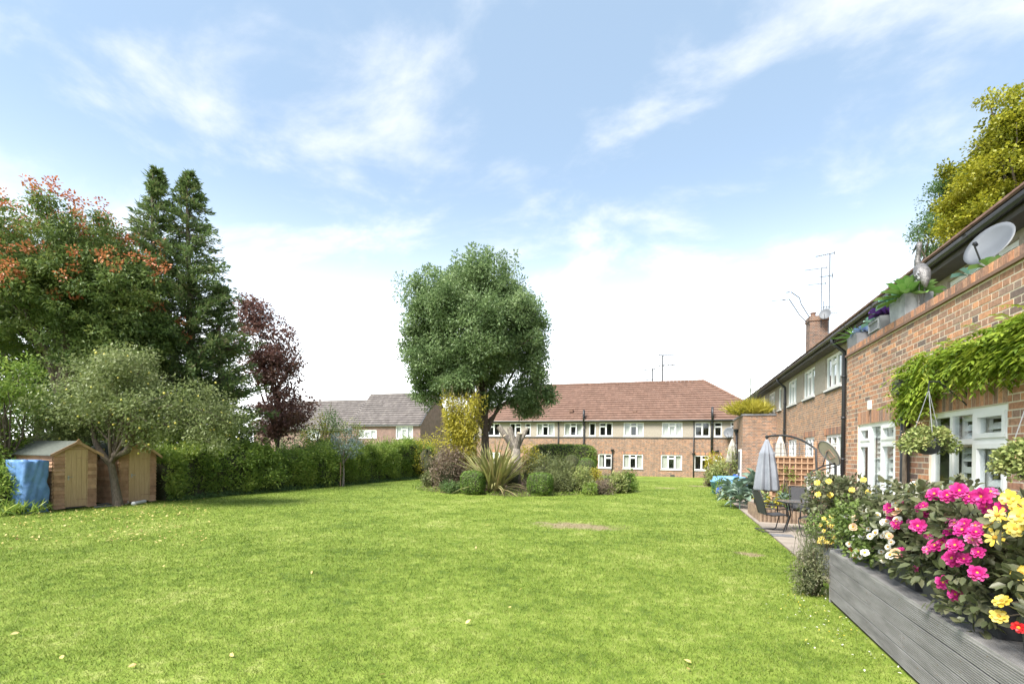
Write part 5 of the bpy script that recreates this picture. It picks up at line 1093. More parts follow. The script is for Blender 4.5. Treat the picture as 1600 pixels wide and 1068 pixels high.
# ------------------------------------------------------------------ trees
def limb_pts(a, b, sag=.12, k=5, lift=.25):
    a, b = Vector(a), Vector(b); ln = (b-a).length; pts = []
    for i in range(k+1):
        f = i/k; p = a.lerp(b, f); p.z += ln*lift*math.sin(f*math.pi)*.5; w_ = math.sin(f*math.pi)*sag*ln*.35
        pts.append(p+Vector((random.uniform(-1, 1), random.uniform(-1, 1), random.uniform(-.5, .5)))*w_)
    return pts
def tree(name, label, base, trunk, lobes, per, rc, leaf, mm, nclump, group=None, bark='bark', asp=.5, inner=.35, flat=.75, r0=.2, limbs=18, droop=.1, crown='crown', p=2.0, cat='tree', zmin=-1.0, lift=.25, sub=0, core=0):
    """trunk: list of offsets from the base; lobes: (centre offset, radii, share)"""
    b = Vector(base); t = thing(name, label, cat, b, group); tp = [b+Vector(q) for q in trunk]; n = len(tp)
    mb = MB(); mb.tube([tp[0]-Vector((0, 0, .15))]+tp, [r0*1.45]+[r0*(1.15 if i == 0 else 1-.62*i/(n-1)) for i in range(n)], 12); cs = []
    tot = sum(l[2] for l in lobes)
    if sub:                                            # boughs: each big lobe is made of several smaller ones
        nl = []
        for c, rad, sh in lobes:
            k = max(3, int(sub*sh/tot)); cc_ = shell(k, (0, 0, 0), tuple(q*.74 for q in rad), 2, .3, -.85)
            for q in cc_: f_ = random.uniform(.34, .54); nl.append((Vector(c)+Vector(q), tuple(v*f_*random.uniform(.85, 1.15) for v in rad), sh/k*f_*2.2))
        if core: nl.append((lobes[0][0], tuple(v*.93 for v in lobes[0][1]), core*sum(l[2] for l in nl)))
        lobes = nl; tot = sum(l[2] for l in lobes)
    for c, rad, sh in lobes:
        cs.append(shell(max(4, int(nclump*sh/tot)), b+Vector(c), rad, p, inner, zmin))
    cen = np.concatenate(cs); idx = RNG.choice(len(cen), min(limbs, len(cen)), replace=False)
    for i in idx:
        q = Vector(cen[i]); f = min(.97, max(.25, .35+.6*random.random())); s = f*(n-1); j = min(int(s), n-2); st = tp[j].lerp(tp[j+1], s-j)
        if q.z < st.z-1.0: st = tp[max(1, n//2)].copy()
        rr = r0*(1-.62*f)*.55; mb.tube(limb_pts(st, q, lift=lift), [rr*(1-.8*k/5) for k in range(6)], 6)
        for _ in range(3):
            q2 = Vector(cen[RNG.integers(len(cen))])
            if (q2-q).length < 2.2*max(rc if isinstance(rc, float) else .6, .5)+.6: mb.tube(limb_pts(st.lerp(q, .6), q2, k=3, lift=.1), [rr*.4, rr*.3, rr*.2, rr*.1], 5)
    mb.build('trunk', bark, t, smooth=True)
    lv = Leaves(); clump_leaves(lv, cen, RNG.uniform(.6, 1.3, len(cen))*rc, per, leaf, leaf*asp, flat, False, droop); lv.build(crown, mm, t)
    return t, cen
def at(px, z): x, y = C(px, z); return (x, y, g(x, y))
# the round-headed ash in the middle bed
ZA = 27.0; a0 = at(757, ZA); k = ZA/FPX
def rel(px, py, dz=0): q = dep(px, py, ZA+dz); return (q.x-a0[0], q.y-a0[1], q.z-a0[2])
lob = [(rel(738, 515), (3.6, 3.6, 3.4), 5), (rel(682, 490), (2.0, 2.4, 2.5), 2.2), (rel(793, 505), (2.1, 2.4, 2.8), 2.4), (rel(745, 455), (2.5, 2.6, 1.6), 2), (rel(672, 570, -.5), (1.7, 1.8, 1.8), 1.4), (rel(812, 580, -.5), (1.5, 1.7, 2.0), 1.5), (rel(826, 628, .2), (.9, 1.0, .95), .7), (rel(695, 610, -.5), (1.8, 1.5, 1.0), 1.1), (rel(655, 520, .2), (1.2, 1.6, 1.7), 1.1), (rel(835, 520, .2), (1.0, 1.6, 1.8), 1.1), (rel(790, 615, -.3), (1.4, 1.3, 1.0), .8), (rel(740, 560, -2.2), (2.0, 1.3, 1.4), 1.3), (rel(720, 600, -1.2), (2.2, 1.5, 1.0), 1.3), (rel(672, 600, 0), (1.4, 1.4, 1.2), 1.0), (rel(835, 600, 0), (1.0, 1.3, 1.5), 1.0)]
ash, cen = tree('ash_tree', 'tall round headed ash tree growing in the middle of the planted bed', a0, [(0, 0, 0), (.05, 0, 1.6), (0, .05, 3.0), (-.15, 0, 4.6), (.1, 0, 6.4), (0, 0, 8.6)], lob, 90, .46, .17, 'leaf_ash', 2000, sub=125, core=.4, r0=.27, limbs=34, asp=.42, droop=.05, inner=.4)
lv = Leaves()                                          # leading shoots that break the outline of the crown
sh = []
for i in range(44): c = cen[RNG.integers(len(cen))]; sh.append(c)
top = np.array(sorted(cen.tolist(), key=lambda c: -c[2])[:90])
for c in top[RNG.choice(90, 34, replace=False)]: clump_leaves(lv, [c+np.array([RNG.normal(0, .1), RNG.normal(0, .1), .45+.22*j]) for j in range(3)], [.24, .2, .13], 20, .19, .08, 1.3)
lv.build('top_shoots', 'leaf_ash', ash)
# left boundary: rain tree with red pods, dark backing trees, conifers, plum
z = 19.0; a0 = at(95, z)
def relz(px, py, a, z): q = dep(px, py, z); return (q.x-a[0], q.y-a[1], q.z-a[2])
lob = [(relz(20, 420, a0, z), (3.0, 3.0, 2.2), 2.4), (relz(110, 420, a0, z), (2.6, 2.8, 2.0), 2.4), (relz(175, 460, a0, z), (1.9, 2.2, 2.0), 1.8), (relz(60, 520, a0, z), (3.4, 3.0, 2.4), 2.4), (relz(175, 560, a0, z), (2.2, 2.2, 2.2), 1.6), (relz(-60, 450, a0, z), (2.6, 3.0, 3.0), 1.6), (relz(215, 500, a0, z), (1.0, 1.2, 1.1), .7)]
ko, cen = tree('rain_tree', 'broad green tree covered with red and orange seed pods behind the sheds', a0, [(0, 0, 0), (.1, 0, 2), (-.1, 0, 3.8), (.2, 0, 5.6), (0, 0, 7.2)], lob, 100, .50, .15, 'leaf_koel', 1500, sub=95, r0=.26, limbs=30, asp=.40, droop=.25, flat=.5)
up = np.array(sorted(cen.tolist(), key=lambda c: -(c[2]+.25*RNG.random())))
cell = {}
for c in cen:
    kk = (int(c[0]//.75), int(c[1]//.75))
    if kk not in cell or c[2] > cell[kk][2]: cell[kk] = c
hi = np.array([c for c in cell.values() if c[2] > 6.2]); hi = hi[RNG.choice(len(hi), min(len(hi), 120), replace=False)]
lv = Leaves(); pc = np.concatenate([hi+np.array([0, 0, .35]), np.repeat(up[RNG.choice(len(up)*2//3, 26)], 3, 0)+RNG.normal(0, .16, (78, 3))]); pc = np.repeat(pc, 2, 0)+RNG.normal(0, .22, (len(pc)*2, 3)); clump_leaves(lv, pc, .22, 34, .10, .08, 1.0); lv.build('seed_pods', 'pods', ko, kind='stuff')
z = 23.0; a0 = at(60, z); tree('evergreen_tree', 'dark evergreen tree filling the gaps behind the rain tree', a0, [(0, 0, 0), (0, 0, 2.5), (.2, 0, 5), (0, 0, 7)], [(relz(20, 560, a0, z), (4.5, 2.5, 3.6), 3), (relz(170, 600, a0, z), (3.4, 2.2, 2.8), 2), (relz(-80, 520, a0, z), (3.4, 3, 4.6), 2)], 110, .8, .22, 'leaf_dark', 330, r0=.25, asp=.5)
z = 14.6; a0 = at(8, 14.6); tree('elder_bush', 'large green bush at the lawn edge beside the blue tarpaulin', a0, [(0, 0, 0), (.05, 0, 1.0), (0, .1, 2.2)], [(relz(-5, 640, a0, z), (1.0, 1.1, 1.0), 1.2), (relz(-25, 730, a0, z), (1.0, 1.2, 1.2), 1), (relz(0, 590, a0, z), (.9, 1.0, .8), .8), (relz(8, 700, a0, z), (.6, .8, .9), .6)], 80, .36, .11, 'leaf_hedge', 130, r0=.09, limbs=14, asp=.5)
bush('laurel', 'leafy green shrub low at the lawn edge left of the blue tarpaulin', 6, 13.6, 1.3, 1.5, .11, 'leaf_hedge', 2400)
bush('yew_hedge', 'dark yew growing behind the garden sheds', 0, 0, 2.6, 4.2, .15, 'leaf_dark', 5200, cat='hedge', base=(-21.2, 11.6), depth=7.5, p=3.0, y0=-.15)
bush('yew_hedge', 'dark yew growing behind the blue tarpaulin and the rain tree', 0, 0, 2.4, 4.6, .15, 'leaf_dark', 4200, cat='hedge', base=(-21.2, 6.6), depth=5.5, p=3.0, y0=-.15)
def conifer(label, px, z, pyt, wid, seed, lean=0, dead=.1):
    rg = np.random.default_rng(seed); a0 = at(px, z); H = Hh(px, pyt, z)-a0[2]; t = thing('conifer', label, 'tree', a0, 'tall conifers'); b = Vector(a0)
    tr = MB(); tr.tube([b-Vector((0, 0, .15))]+[b+Vector((lean*f*f, .15*math.sin(f*5), H*f)) for f in (0, .2, .45, .7, .9, .985)], [.3, .25, .21, .16, .1, .05, .012], 9); lv = Leaves(); P = []; D = []; n = 0
    h = .8
    while h < H-.15:
        f = h/H; ln = wid*(1-f)**.9*(.55+1.5*f if f < .3 else 1)*rg.uniform(.5, 1.2)+.05; a = rg.uniform(0, 6.283); up = rg.uniform(.15, .65)
        st = b+Vector((lean*f*f, 0, h)); d = Vector((math.cos(a), math.sin(a), up)); m_ = max(3, int(ln/.20)); tr.tube([st, st+d*ln*.5, st+d*ln+Vector((0, 0, -.1*ln))], [.035*(1-f)+.012, .02*(1-f)+.008, .004], 4)
        for i in range(m_):
            q = (i+.9)/m_; c = st+d*ln*q+Vector((0, 0, -.12*ln*q*q)); w_ = (.20+.24*(1-q)*ln/wid)*(.22+.78*(1-f)**.6)
            for _ in range(17): P.append((c.x+rg.normal(0, w_*.6), c.y+rg.normal(0, w_*.6), c.z+rg.normal(0, w_*.42))); D.append((d.x+rg.normal(0, .5), d.y+rg.normal(0, .5), .15+rg.normal(0, .6)))
        h += rg.uniform(.02, .046)*(1+.7*(1-f))
    tr.build('trunk', 'bark', t, smooth=True); n = len(P); lv.add(np.array(P), np.array(D), rdir(n), RNG.uniform(.14, .30, n), RNG.uniform(.035, .07, n)); lv.build('crown', 'leaf_conifer', t)
conifer('tall feathery conifer with two leaders standing next to the rain tree', 236, 20.6, 262, 3.1, 3, .1); conifer('tall dense conifer standing between its twin and the purple tree', 294, 21.0, 268, 3.8, 5, -.1); conifer('shorter conifer spreading low behind the hedge beside the tall pair', 342, 21.6, 440, 2.5, 9)
z = 26.0; a0 = at(432, z); tree('plum_tree', 'purple leaved plum tree rising above the hedge beside the conifers', a0, [(0, 0, 0), (.1, 0, 1.6), (-.1, 0, 3), (.0, 0, 5)], [(relz(412, 540, a0, z), (1.5, 1.6, 1.9), 2), (relz(435, 580, a0, z), (1.3, 1.4, 1.2), 1.4), (relz(452, 640, a0, z), (1.3, 1.4, 1.1), 1.3), (relz(425, 660, a0, z), (1.3, 1.3, 1.0), 1), (relz(395, 490, a0, z), (.7, .9, .8), .7)], 62, .5, .16, 'leaf_plum', 290, r0=.12, limbs=24, asp=.6, inner=.6)
# apple tree leaning by the sheds
mat('bark_apple', (.17, .135, .10), (.08, .062, .048), rough=.95, scale=9, stretch=(3, 3, 1), bump=.7)
z = 15.5; a0 = at(186, z)
lob = [(relz(200, 620, a0, z), (2.0, 1.9, 1.2), 3), (relz(120, 645, a0, z), (1.4, 1.5, 1.0), 1.6), (relz(290, 650, a0, z), (1.5, 1.6, 1.0), 1.8), (relz(215, 580, a0, z), (1.3, 1.3, .7), 1.2), (relz(80, 665, a0, z), (.8, 1, .7), .7), (relz(335, 665, a0, z), (.8, 1, .8), .8), (relz(240, 672, a0, z), (1.2, 1.0, .5), .6)]
ap, cen = tree('apple_tree', 'old apple tree with leaning grey trunk in front of the two sheds', a0, [(0, 0, 0), (-.18, 0, .7), (-.36, 0, 1.35), (-.2, .05, 1.75), (.05, .1, 2.2), (.1, 0, 2.8)], lob, 66, .42, .095, 'leaf_apple', 520, sub=70, r0=.13, limbs=20, bark='bark_apple', asp=.52, droop=.1, inner=.5, lift=.35)
mb = MB(); b = Vector(a0); mb.tube([b+Vector((-.36, 0, 1.32)), b+Vector((-.6, -.05, 1.55)), b+Vector((-.95, -.1, 2.0)), b+Vector((-1.15, -.1, 2.6)), b+Vector((-1.0, 0, 3.1))], [.11, .1, .075, .055, .03], 9); mb.tube([b+Vector((-.25, .02, 1.6)), b+Vector((.2, .1, 1.75)), b+Vector((.55, .1, 2.4)), b+Vector((.75, 0, 3.0))], [.12, .1, .075, .03], 9); mb.build('main_limb', 'bark_apple', ap, smooth=True)
V = []; F = []; ic = bmesh.new(); bmesh.ops.create_icosphere(ic, subdivisions=1, radius=.036); iv = np.array([v.co[:] for v in ic.verts]); if_ = np.array([[v.index for v in f.verts] for f in ic.faces]); ic.free()
for i in range(150): c = cen[RNG.integers(len(cen))]+RNG.normal(0, .25, 3)-np.array([0, 0, .15]); F.append(if_+len(V)*len(iv)); V.append(iv*RNG.uniform(.8, 1.15)+c)
fast('apples', np.concatenate(V), np.concatenate(F), 'apple', ap, np.zeros(len(F)*len(if_)), 'stuff', smooth=True)
# trees behind the right wing
def behind(px, U): d = ray(px, HY); zz_ = U/d.x; return zz_
z = behind(1575, 15.5); a0 = at(1575, z); tree('maple_tree', 'yellow green maple tree rising behind the roof of the long wing', a0, [(0, 0, 0), (0, 0, 4), (.2, 0, 8), (0, .2, 12), (.1, 0, 15)], [(relz(1600, 300, a0, z), (3.6, 3.6, 3.4), 3), (relz(1575, 240, a0, z), (1.6, 2.0, 1.9), 1.3), (relz(1600, 190, a0, z), (1.9, 2.2, 2.0), 1.4), (relz(1535, 330, a0, z), (1.8, 2.0, 1.6), 1.6), (relz(1660, 230, a0, z), (3, 3, 4), 2)], 110, .5, .15, 'leaf_maple', 800, sub=70, core=.35, r0=.3, limbs=34, asp=.75, inner=.75)
z = behind(1470, 15); a0 = at(1470, z); tree('dark_tree', 'darker bronze green tree behind the roof beside the maple', a0, [(0, 0, 0), (0, 0, 4), (.2, 0, 8), (0, .2, 12), (.1, 0, 14)], [(relz(1490, 320, a0, z), (1.3, 1.8, 2.0), 2), (relz(1460, 370, a0, z), (1.5, 1.8, 1.5), 1.3), (relz(1500, 400, a0, z), (1.6, 2.0, 1.8), 1.2), (relz(1480, 285, a0, z), (.7, .9, .8), .6)], 80, .5, .15, 'leaf_dark', 170, r0=.25, limbs=22, asp=.5, inner=.6)
for px, z, w_, h, lb in ((1050, 62, 9, 8.6, 'tree top showing just above the far ridge by the aerials'), (790, 64, 7, 7.5, 'green tree showing between the ash trunk and the far roof')): a0 = at(px, z); tree('background_tree', lb, a0, [(0, 0, 0), (0, 0, 3), (0, 0, 6)], [((0, 0, h-1.5), (w_*.4, w_*.4, 2.2), 1)], 70, .7, .25, 'leaf_hedge', 60, r0=.25, limbs=8)
# ------------------------------------------------------------------ the long hedge, built along the left boundary
hd = thing('hedge', 'long loosely clipped green hedge along the left edge of the lawn', 'hedge', (-17.6, 22, g(-17.6, 22))); V = []
k_ = 1500; yv = RNG.uniform(12.5, 33.3, k_); tt = RNG.random(k_); face = RNG.random(k_) < .6
hgt = 1.72+.14*np.sin(yv*.9)+.55*np.clip((yv-22)/8, 0, 1)+.12*np.sin(yv*2.3+1)+.08*np.sin(yv*4.1); gz = -.0045*yv-.087
fx = np.where(face, -17.12+.16*np.sin(yv*1.7)+.10*np.sin(yv*3.9+2)-.35*np.clip(tt-.7, 0, 1)-RNG.random(k_)*.12, -17.3-1.2*tt); fz = np.where(face, gz+.12+tt*(hgt-.1), gz+hgt+RNG.normal(0, .09, k_))
cen = np.stack([fx, yv, fz], 1); lv = Leaves(); clump_leaves(lv, cen, RNG.uniform(.14, .32, k_), 46, .125, .055, .85, False, -.1, .9)
sp_ = cen[~face][RNG.choice((~face).sum(), 150)]; clump_leaves(lv, np.concatenate([sp_+np.array([0, 0, .14*q]) for q in (1, 2, 3)]), .10, 7, .11, .045, 1.2, False, -.5)
lv.build('foliage', 'leaf_hedge', hd)
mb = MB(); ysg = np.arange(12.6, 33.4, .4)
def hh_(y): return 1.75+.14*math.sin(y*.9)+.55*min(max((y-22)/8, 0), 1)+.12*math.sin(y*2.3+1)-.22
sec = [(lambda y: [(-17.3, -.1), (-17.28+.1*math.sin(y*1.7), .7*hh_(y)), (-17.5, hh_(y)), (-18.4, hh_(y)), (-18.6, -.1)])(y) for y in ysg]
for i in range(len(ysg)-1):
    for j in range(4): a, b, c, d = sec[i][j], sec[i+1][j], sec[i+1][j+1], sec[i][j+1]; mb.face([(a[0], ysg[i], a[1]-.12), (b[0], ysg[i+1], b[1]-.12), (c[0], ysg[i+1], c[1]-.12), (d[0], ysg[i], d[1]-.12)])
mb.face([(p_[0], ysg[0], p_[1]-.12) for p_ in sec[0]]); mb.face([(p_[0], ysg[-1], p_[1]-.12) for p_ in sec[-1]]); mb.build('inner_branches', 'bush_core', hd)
iv_ = thing('ivy', 'dark ivy creeping along the foot of the hedge', 'ivy', (-16.95, 20, g(-17, 20))); n_ = 6500; yv = RNG.uniform(12.4, 32, n_); xx = -17.15+RNG.random(n_)*.40+.08*np.sin(yv*2); P = np.stack([xx, yv, -.0045*yv-.085+.02+.22*RNG.random(n_)*np.clip((-16.75-xx)/.4, 0, 1)], 1); lv = Leaves(); lv.add(P, rdir(n_)+np.array([.5, 0, 0]), np.tile([.2, 0, 1.0], (n_, 1))+rdir(n_)*.3, .085, .07); lv.build('foliage', 'leaf_dark', iv_)
# shrubs and small trees beyond and before the hedge
def sh_(label, px, z, w_, py, m, n, leaf=.12, name='shrub', **k): return bush(name, label, px, z, w_, Hh(px, py, z)-at(px, z)[2], leaf, m, n, **k)
sh_('rounded bright green shrub standing proud of the hedge top', 500, 25.2, 2.3, 684, 'leaf_hedge', 3200, p=2.4); sh_('bright green bush bulging from the hedge near the plum tree', 400, 21.6, 2.6, 694, 'leaf_hedge', 3000)
sh_('yellow green shrub rising behind the hedge beside the holly', 500, 29.0, 2.2, 638, 'leaf_yellow', 1600, asp=.45); sh_('yellow tinted shrub behind the hedge before the grey roofed house', 548, 30.0, 1.9, 640, 'leaf_sedum', 1700); sh_('dark green shrub growing behind the hedge under the plum tree', 468, 29, 3.2, 655, 'leaf_dark', 2400)
sh_('pointed holly standing above the hedge between yellow shrubs', 517, 31, 1.6, 612, 'leaf_dark', 1800, p=1.25, cat='tree', name='holly'); sh_('yellow leaved shrub behind the hedge below the house window', 600, 33, 3.0, 672, 'leaf_sedum', 1500); sh_('yellowish shrub at the end of the hedge before the brick gable', 668, 34, 2.4, 668, 'leaf_yellow', 1100)
a0 = at(537, 25.5); z = 25.4; tree('eucalyptus', 'young blue grey leaved tree with slim bare stem before the hedge', a0, [(0, 0, 0), (.03, 0, .7), (-.02, 0, 1.4), (0, 0, 2.0)], [(relz(541, 692, a0, z), (.72, .7, .75), 1)], 46, .26, .10, 'leaf_blue', 26, r0=.055, limbs=10, bark='bark_grey')
mb = MB(); b = Vector(a0)+Vector((-.14, -.05, 0)); mb.tube([b-Vector((0, 0, .1)), b+Vector((0, 0, 1.25))], .03, 7); tag(mb.build('tree_stake', 'trellis_wood', None, org=b), 'short wooden stake beside the slim blue leaved tree', 'stake')
# ------------------------------------------------------------------ sheds
def shed(label, y0, y1, u, dpt, zr, ze, door_at, group):
    z0 = g(u, (y0+y1)/2)+.03; t = thing('garden_shed', label, 'shed', (u, (y0+y1)/2, z0), group); ym = (y0+y1)/2; M = lambda a, n, h: Vector((u+n, a, h)); d0, d1 = y0+door_at[0]*(y1-y0), y0+door_at[1]*(y1-y0); dh = z0+(ze-z0)*.985+.12
    mb = MB(); mb.boxm(M, y0+.02, y1-.02, -dpt+.02, -.02, z0, ze); q = [(y0+.02, ze), (y1-.02, ze), (ym, zr-.03)]; mb.face([M(a, -.02, h) for a, h in q]); mb.face([M(a, -dpt+.02, h) for a, h in q]); mb.build('shell', 'interior', t)
    nb = 15; bh = (ze-z0)/nb
    def lap(Mx, a0, a1, h0, h1):
        mb = MB(); w0 = random.uniform(-.006, .006); mb.face([Mx(a0, .042, h0), Mx(a1, .042, h0), Mx(a1, .004, h1), Mx(a0, .004, h1)]); mb.face([Mx(a0, -.018, h0), Mx(a1, -.018, h0), Mx(a1, .042, h0+w0), Mx(a0, .042, h0-w0)]); mb.face([Mx(a0, -.018, h0), Mx(a0, .042, h0), Mx(a0, .004, h1), Mx(a0, -.018, h1)]); mb.face([Mx(a1, -.018, h0), Mx(a1, .042, h0), Mx(a1, .004, h1), Mx(a1, -.018, h1)]); mb.build('board', 'shed_board', t)
    for i in range(nb):
        h0 = z0+i*bh; h1 = h0+bh*1.08
        lap(M, y0, d0-.01, h0, h1); lap(M, d1+.01, y1, h0, h1)
        for yy, sg in ((y0, -1), (y1, 1)): lap(lambda a, n, h, yy=yy, sg=sg: Vector((u-.0+a, yy+sg*n, h)), -dpt, -.001, h0, h1)
    k = 4
    for i in range(k):
        h0 = max(dh, ze)+.01+(zr-ze)*i/k*.85 if False else ze+(zr-ze)*i/k; h1 = ze+(zr-ze)*(i+1.05)/k; f0 = (h0-ze)/(zr-ze); f1 = min(1, (h1-ze)/(zr-ze)); a0, a1 = y0+(ym-y0)*f0, y1-(y1-ym)*f0; b0, b1 = y0+(ym-y0)*f1, y1-(y1-ym)*f1
        mb = MB(); mb.face([M(a0, .024, h0), M(a1, .024, h0), M(b1, .006, h1), M(b0, .006, h1)]); mb.face([M(a0, -.018, h0), M(a1, -.018, h0), M(a1, .024, h0), M(a0, .024, h0)]); mb.build('board', 'shed_board', t)
    nd = 4; dr = None
    for i in range(nd):
        a, b_ = d0+(d1-d0)*i/nd, d0+(d1-d0)*(i+1)/nd; mb = MB(); mb.boxm(M, a+.003, b_-.003, -.015, .03+.002*(i % 2), z0+.04, dh)
        if dr is None: dr = mb.build('door', 'shed_door', t)
        else: mb.build('door_plank', 'shed_door', dr)
    mb = MB()
    for a in (d0-.03, d1+.005): mb.boxm(M, a, a+.028, -.01, .036, z0, dh+.02)
    mb.boxm(M, d0-.03, d1+.033, -.01, .038, dh+.022, dh+.06); mb.build('door_frame', 'shed_door', t)
    mb = MB(); hx = d0+.06; mb.boxm(M, hx-.02, hx+.02, .034, .042, z0+.85, z0+.97); mb.tube([M(hx, .045, z0+.93), M(hx, .075, z0+.93), M(hx+.09, .075, z0+.93)], .008, 6); mb.build('latch', 'metal_grey', dr)
    for hh in (.25, dh-z0-.25):
        mb = MB(); mb.boxm(M, d1-.26, d1+.02, .034, .04, z0+hh-.01, z0+hh+.01); mb.build('hinge', 'shed_board', dr)
    ov = .14; th = .03; rf = None
    for sg, yy in ((-1, y0), (1, y1)):
        ed = yy+sg*ov; ez_ = ze-(zr-ze)*ov/(abs(ym-yy)); mb = MB(); A_ = [M(ed, .12, ez_), M(ed, -dpt-.08, ez_), M(ym, -dpt-.08, zr), M(ym, .12, zr)]; B_ = [v+Vector((0, 0, th)) for v in A_]; mb.face(A_); mb.face(B_)
        for i in range(4): mb.face([A_[i], A_[(i+1) % 4], B_[(i+1) % 4], B_[i]])
        o = mb.build('roof', 'shed_felt', t); mb = MB(); mb.face([M(ed, .135, ez_-.05), M(ym, .135, zr-.05), M(ym, .135, zr+.035), M(ed, .135, ez_+.035)]); mb.face([M(ed, .118, ez_-.05), M(ym, .118, zr-.05), M(ym, .118, zr+.035), M(ed, .118, ez_+.035)]); mb.face([M(ed, .118, ez_+.035), M(ym, .118, zr+.035), M(ym, .135, zr+.035), M(ed, .135, ez_+.035)]); mb.face([M(ed, .118, ez_-.05), M(ym, .118, zr-.05), M(ym, .135, zr-.05), M(ed, .135, ez_-.05)]); mb.build('barge_board', 'shed_board', t)
    mb = MB(); q = [M(ym, .15, zr+.10), M(ym+.07, .15, zr+.0), M(ym, .15, zr-.09), M(ym-.07, .15, zr+.0)]; w_ = [v-Vector((.016, 0, 0)) for v in q]; mb.face(q); mb.face(w_)
    for i in range(4): mb.face([q[i], q[(i+1) % 4], w_[(i+1) % 4], w_[i]])
    mb.build('finial', 'shed_board', t)
SU = -17.2
def shy(px): return onu(px, 740, SU).y
def shz(px, py): return onu(px, py, SU).z
shed('warm brown lap board shed with plain pale door beside the blue tarpaulin', shy(83), shy(150), SU, 1.9, shz(118, 690), shz(118, 707), (.27, .75), 'garden sheds'); shed('narrower lap board shed with yellowish planked door beside the hedge', shy(187), shy(243), SU, 1.8, shz(215, 690), shz(215, 709), (.25, .79), 'garden sheds')
# tarpaulin-wrapped stack
bx0, bx1 = onu(38, 740, -16.9).y, onu(80, 740, -16.9).y; t = thing('tarpaulin_bundle', 'upright stack wrapped in creased blue tarpaulin beside the brown shed', 'tarpaulin', (-17.3, (bx0+bx1)/2, g(-17, 8.5))); zt0, zt1 = g(-17, 8.5), onu(60, 718, -16.9).z; V = []; F = []; nv, na = 26, 64
for i in range(nv+1):
    f = i/nv; h = zt0-.02+(zt1-zt0)*min(1, f*1.08)
    for j in range(na):
        a = 2*math.pi*j/na; c, s_ = math.cos(a), math.sin(a); rr = (abs(c)**9+abs(s_)**9)**(-1/9); sc = 1 if f < .93 else (1-f)/.07
        pin = 1-.05*math.exp(-((f-.55)/.10)**2)+.10*max(0, .25-f); cre = .03*math.sin(6*a+9*f)+.022*math.sin(13*a-14*f+2)+.045*abs(math.sin(3*a+13*f))*math.exp(-((f-.5)/.3)**2)+.05*max(0, .2-f)*math.sin(9*a)*4
        V.append((-17.38+.44*c*rr*sc*(pin+cre), (bx0+bx1)/2+(bx1-bx0)*.5*s_*rr*sc*(pin+cre), h+.02*math.sin(5*a)*(f > .8)))
for i in range(nv):
    for j in range(na): F.append((i*na+j, i*na+(j+1) % na, (i+1)*na+(j+1) % na, (i+1)*na+j))
fast('sheet', V, F, 'tarp_blue', t, np.zeros(len(F)), smooth=True)
x, y = C(20, 13.3); t = thing('iris_clump', 'clump of green strap leaves at the lawn edge before the tarpaulin', 'plant', (x, y, g(x, y))); n_ = 420; lv = Leaves(); a = RNG.uniform(0, 2*np.pi, n_); e = RNG.uniform(.6, 1.45, n_); D = np.stack([np.cos(a)*np.cos(e), np.sin(a)*np.cos(e), np.sin(e)], 1); lv.add(np.tile([x, y, g(x, y)], (n_, 1))+RNG.normal(0, [.28, .35, .01], (n_, 3)), D, rdir(n_), RNG.uniform(.35, .75, n_), .035, True, None, .08, .3); lv.build('foliage', 'leaf_hedge', t)
# odds and ends at the foot of the apple tree
for i, (p0, p1, r_, lb) in enumerate([((197, 787), (214, 783), .055, 'short white pipe lying against the apple tree trunk'), ((208, 789), (226, 785), .055, 'white pipe lying in front of the yellowish shed door')]):
    A_, B_ = ong(*p0)+Vector((0, 0, r_)), ong(*p1)+Vector((0, 0, r_)); mb = MB(); mb.tube([A_, B_], r_, 12, cap=False); mb.tube([A_, B_], r_*.85, 12, cap=False); mb.tube([A_-(A_-B_)*.12, A_], r_*1.15, 12); tag(mb.build('drain_pipe', 'white_plastic', None, smooth=True, org=A_), lb, 'pipe')
for i, (px, py, ln, lb) in enumerate([(160, 788, .9, 'grey plank lying on the ground between the sheds'), (168, 791, .7, 'thin board lying by the apple tree trunk')]):
    q = ong(px, py); mb = MB(); mb.boxm(lambda a, n, h: q+Vector((n, a, h)), -ln/2, ln/2, -.05, .05, .005, .045); tag(mb.build('plank', 'deck_grey', None, org=q), lb, 'plank')
# ------------------------------------------------------------------ the round bed
def bed_z(x, y): r_ = min(1, math.hypot(x-BED[0], y-BED[1])/BEDR); return g(x, y)+.015+.22*(1-r_*r_)
def ib(label, px, z, w_, py0, m, n, leaf=.1, name='shrub', py1=None, **k):
    x, y = C(px, z); zb_ = bed_z(x, y) if math.hypot(x-BED[0], y-BED[1]) < BEDR else g(x, y); return bush(name, label, px, z, w_, Hh(px, py0, z)-zb_, leaf, m, n, y0=zb_, **k)
ib('clipped box cube with rounded corners in front of the dark red shrub', 740, 21.3, 1.0, 735, 'leaf_box', 5200, .05, 'box_topiary', clip=True, p=4.0, asp=.6); ib('clipped box ball between the strap leaved plant and the olive shrubs', 845, 21.2, 1.08, 738, 'leaf_box', 5200, .05, 'box_topiary', clip=True, p=3.6, asp=.6)
x, y = C(722, 24.2); zb_ = bed_z(x, y); t = thing('bamboo', 'tall yellow green bamboo beside the ash trunk', 'bamboo', (x, y, zb_)); Hb = Hh(722, 592, 24.2)-zb_; mb = MB(); lv = Leaves(); lv2 = Leaves()
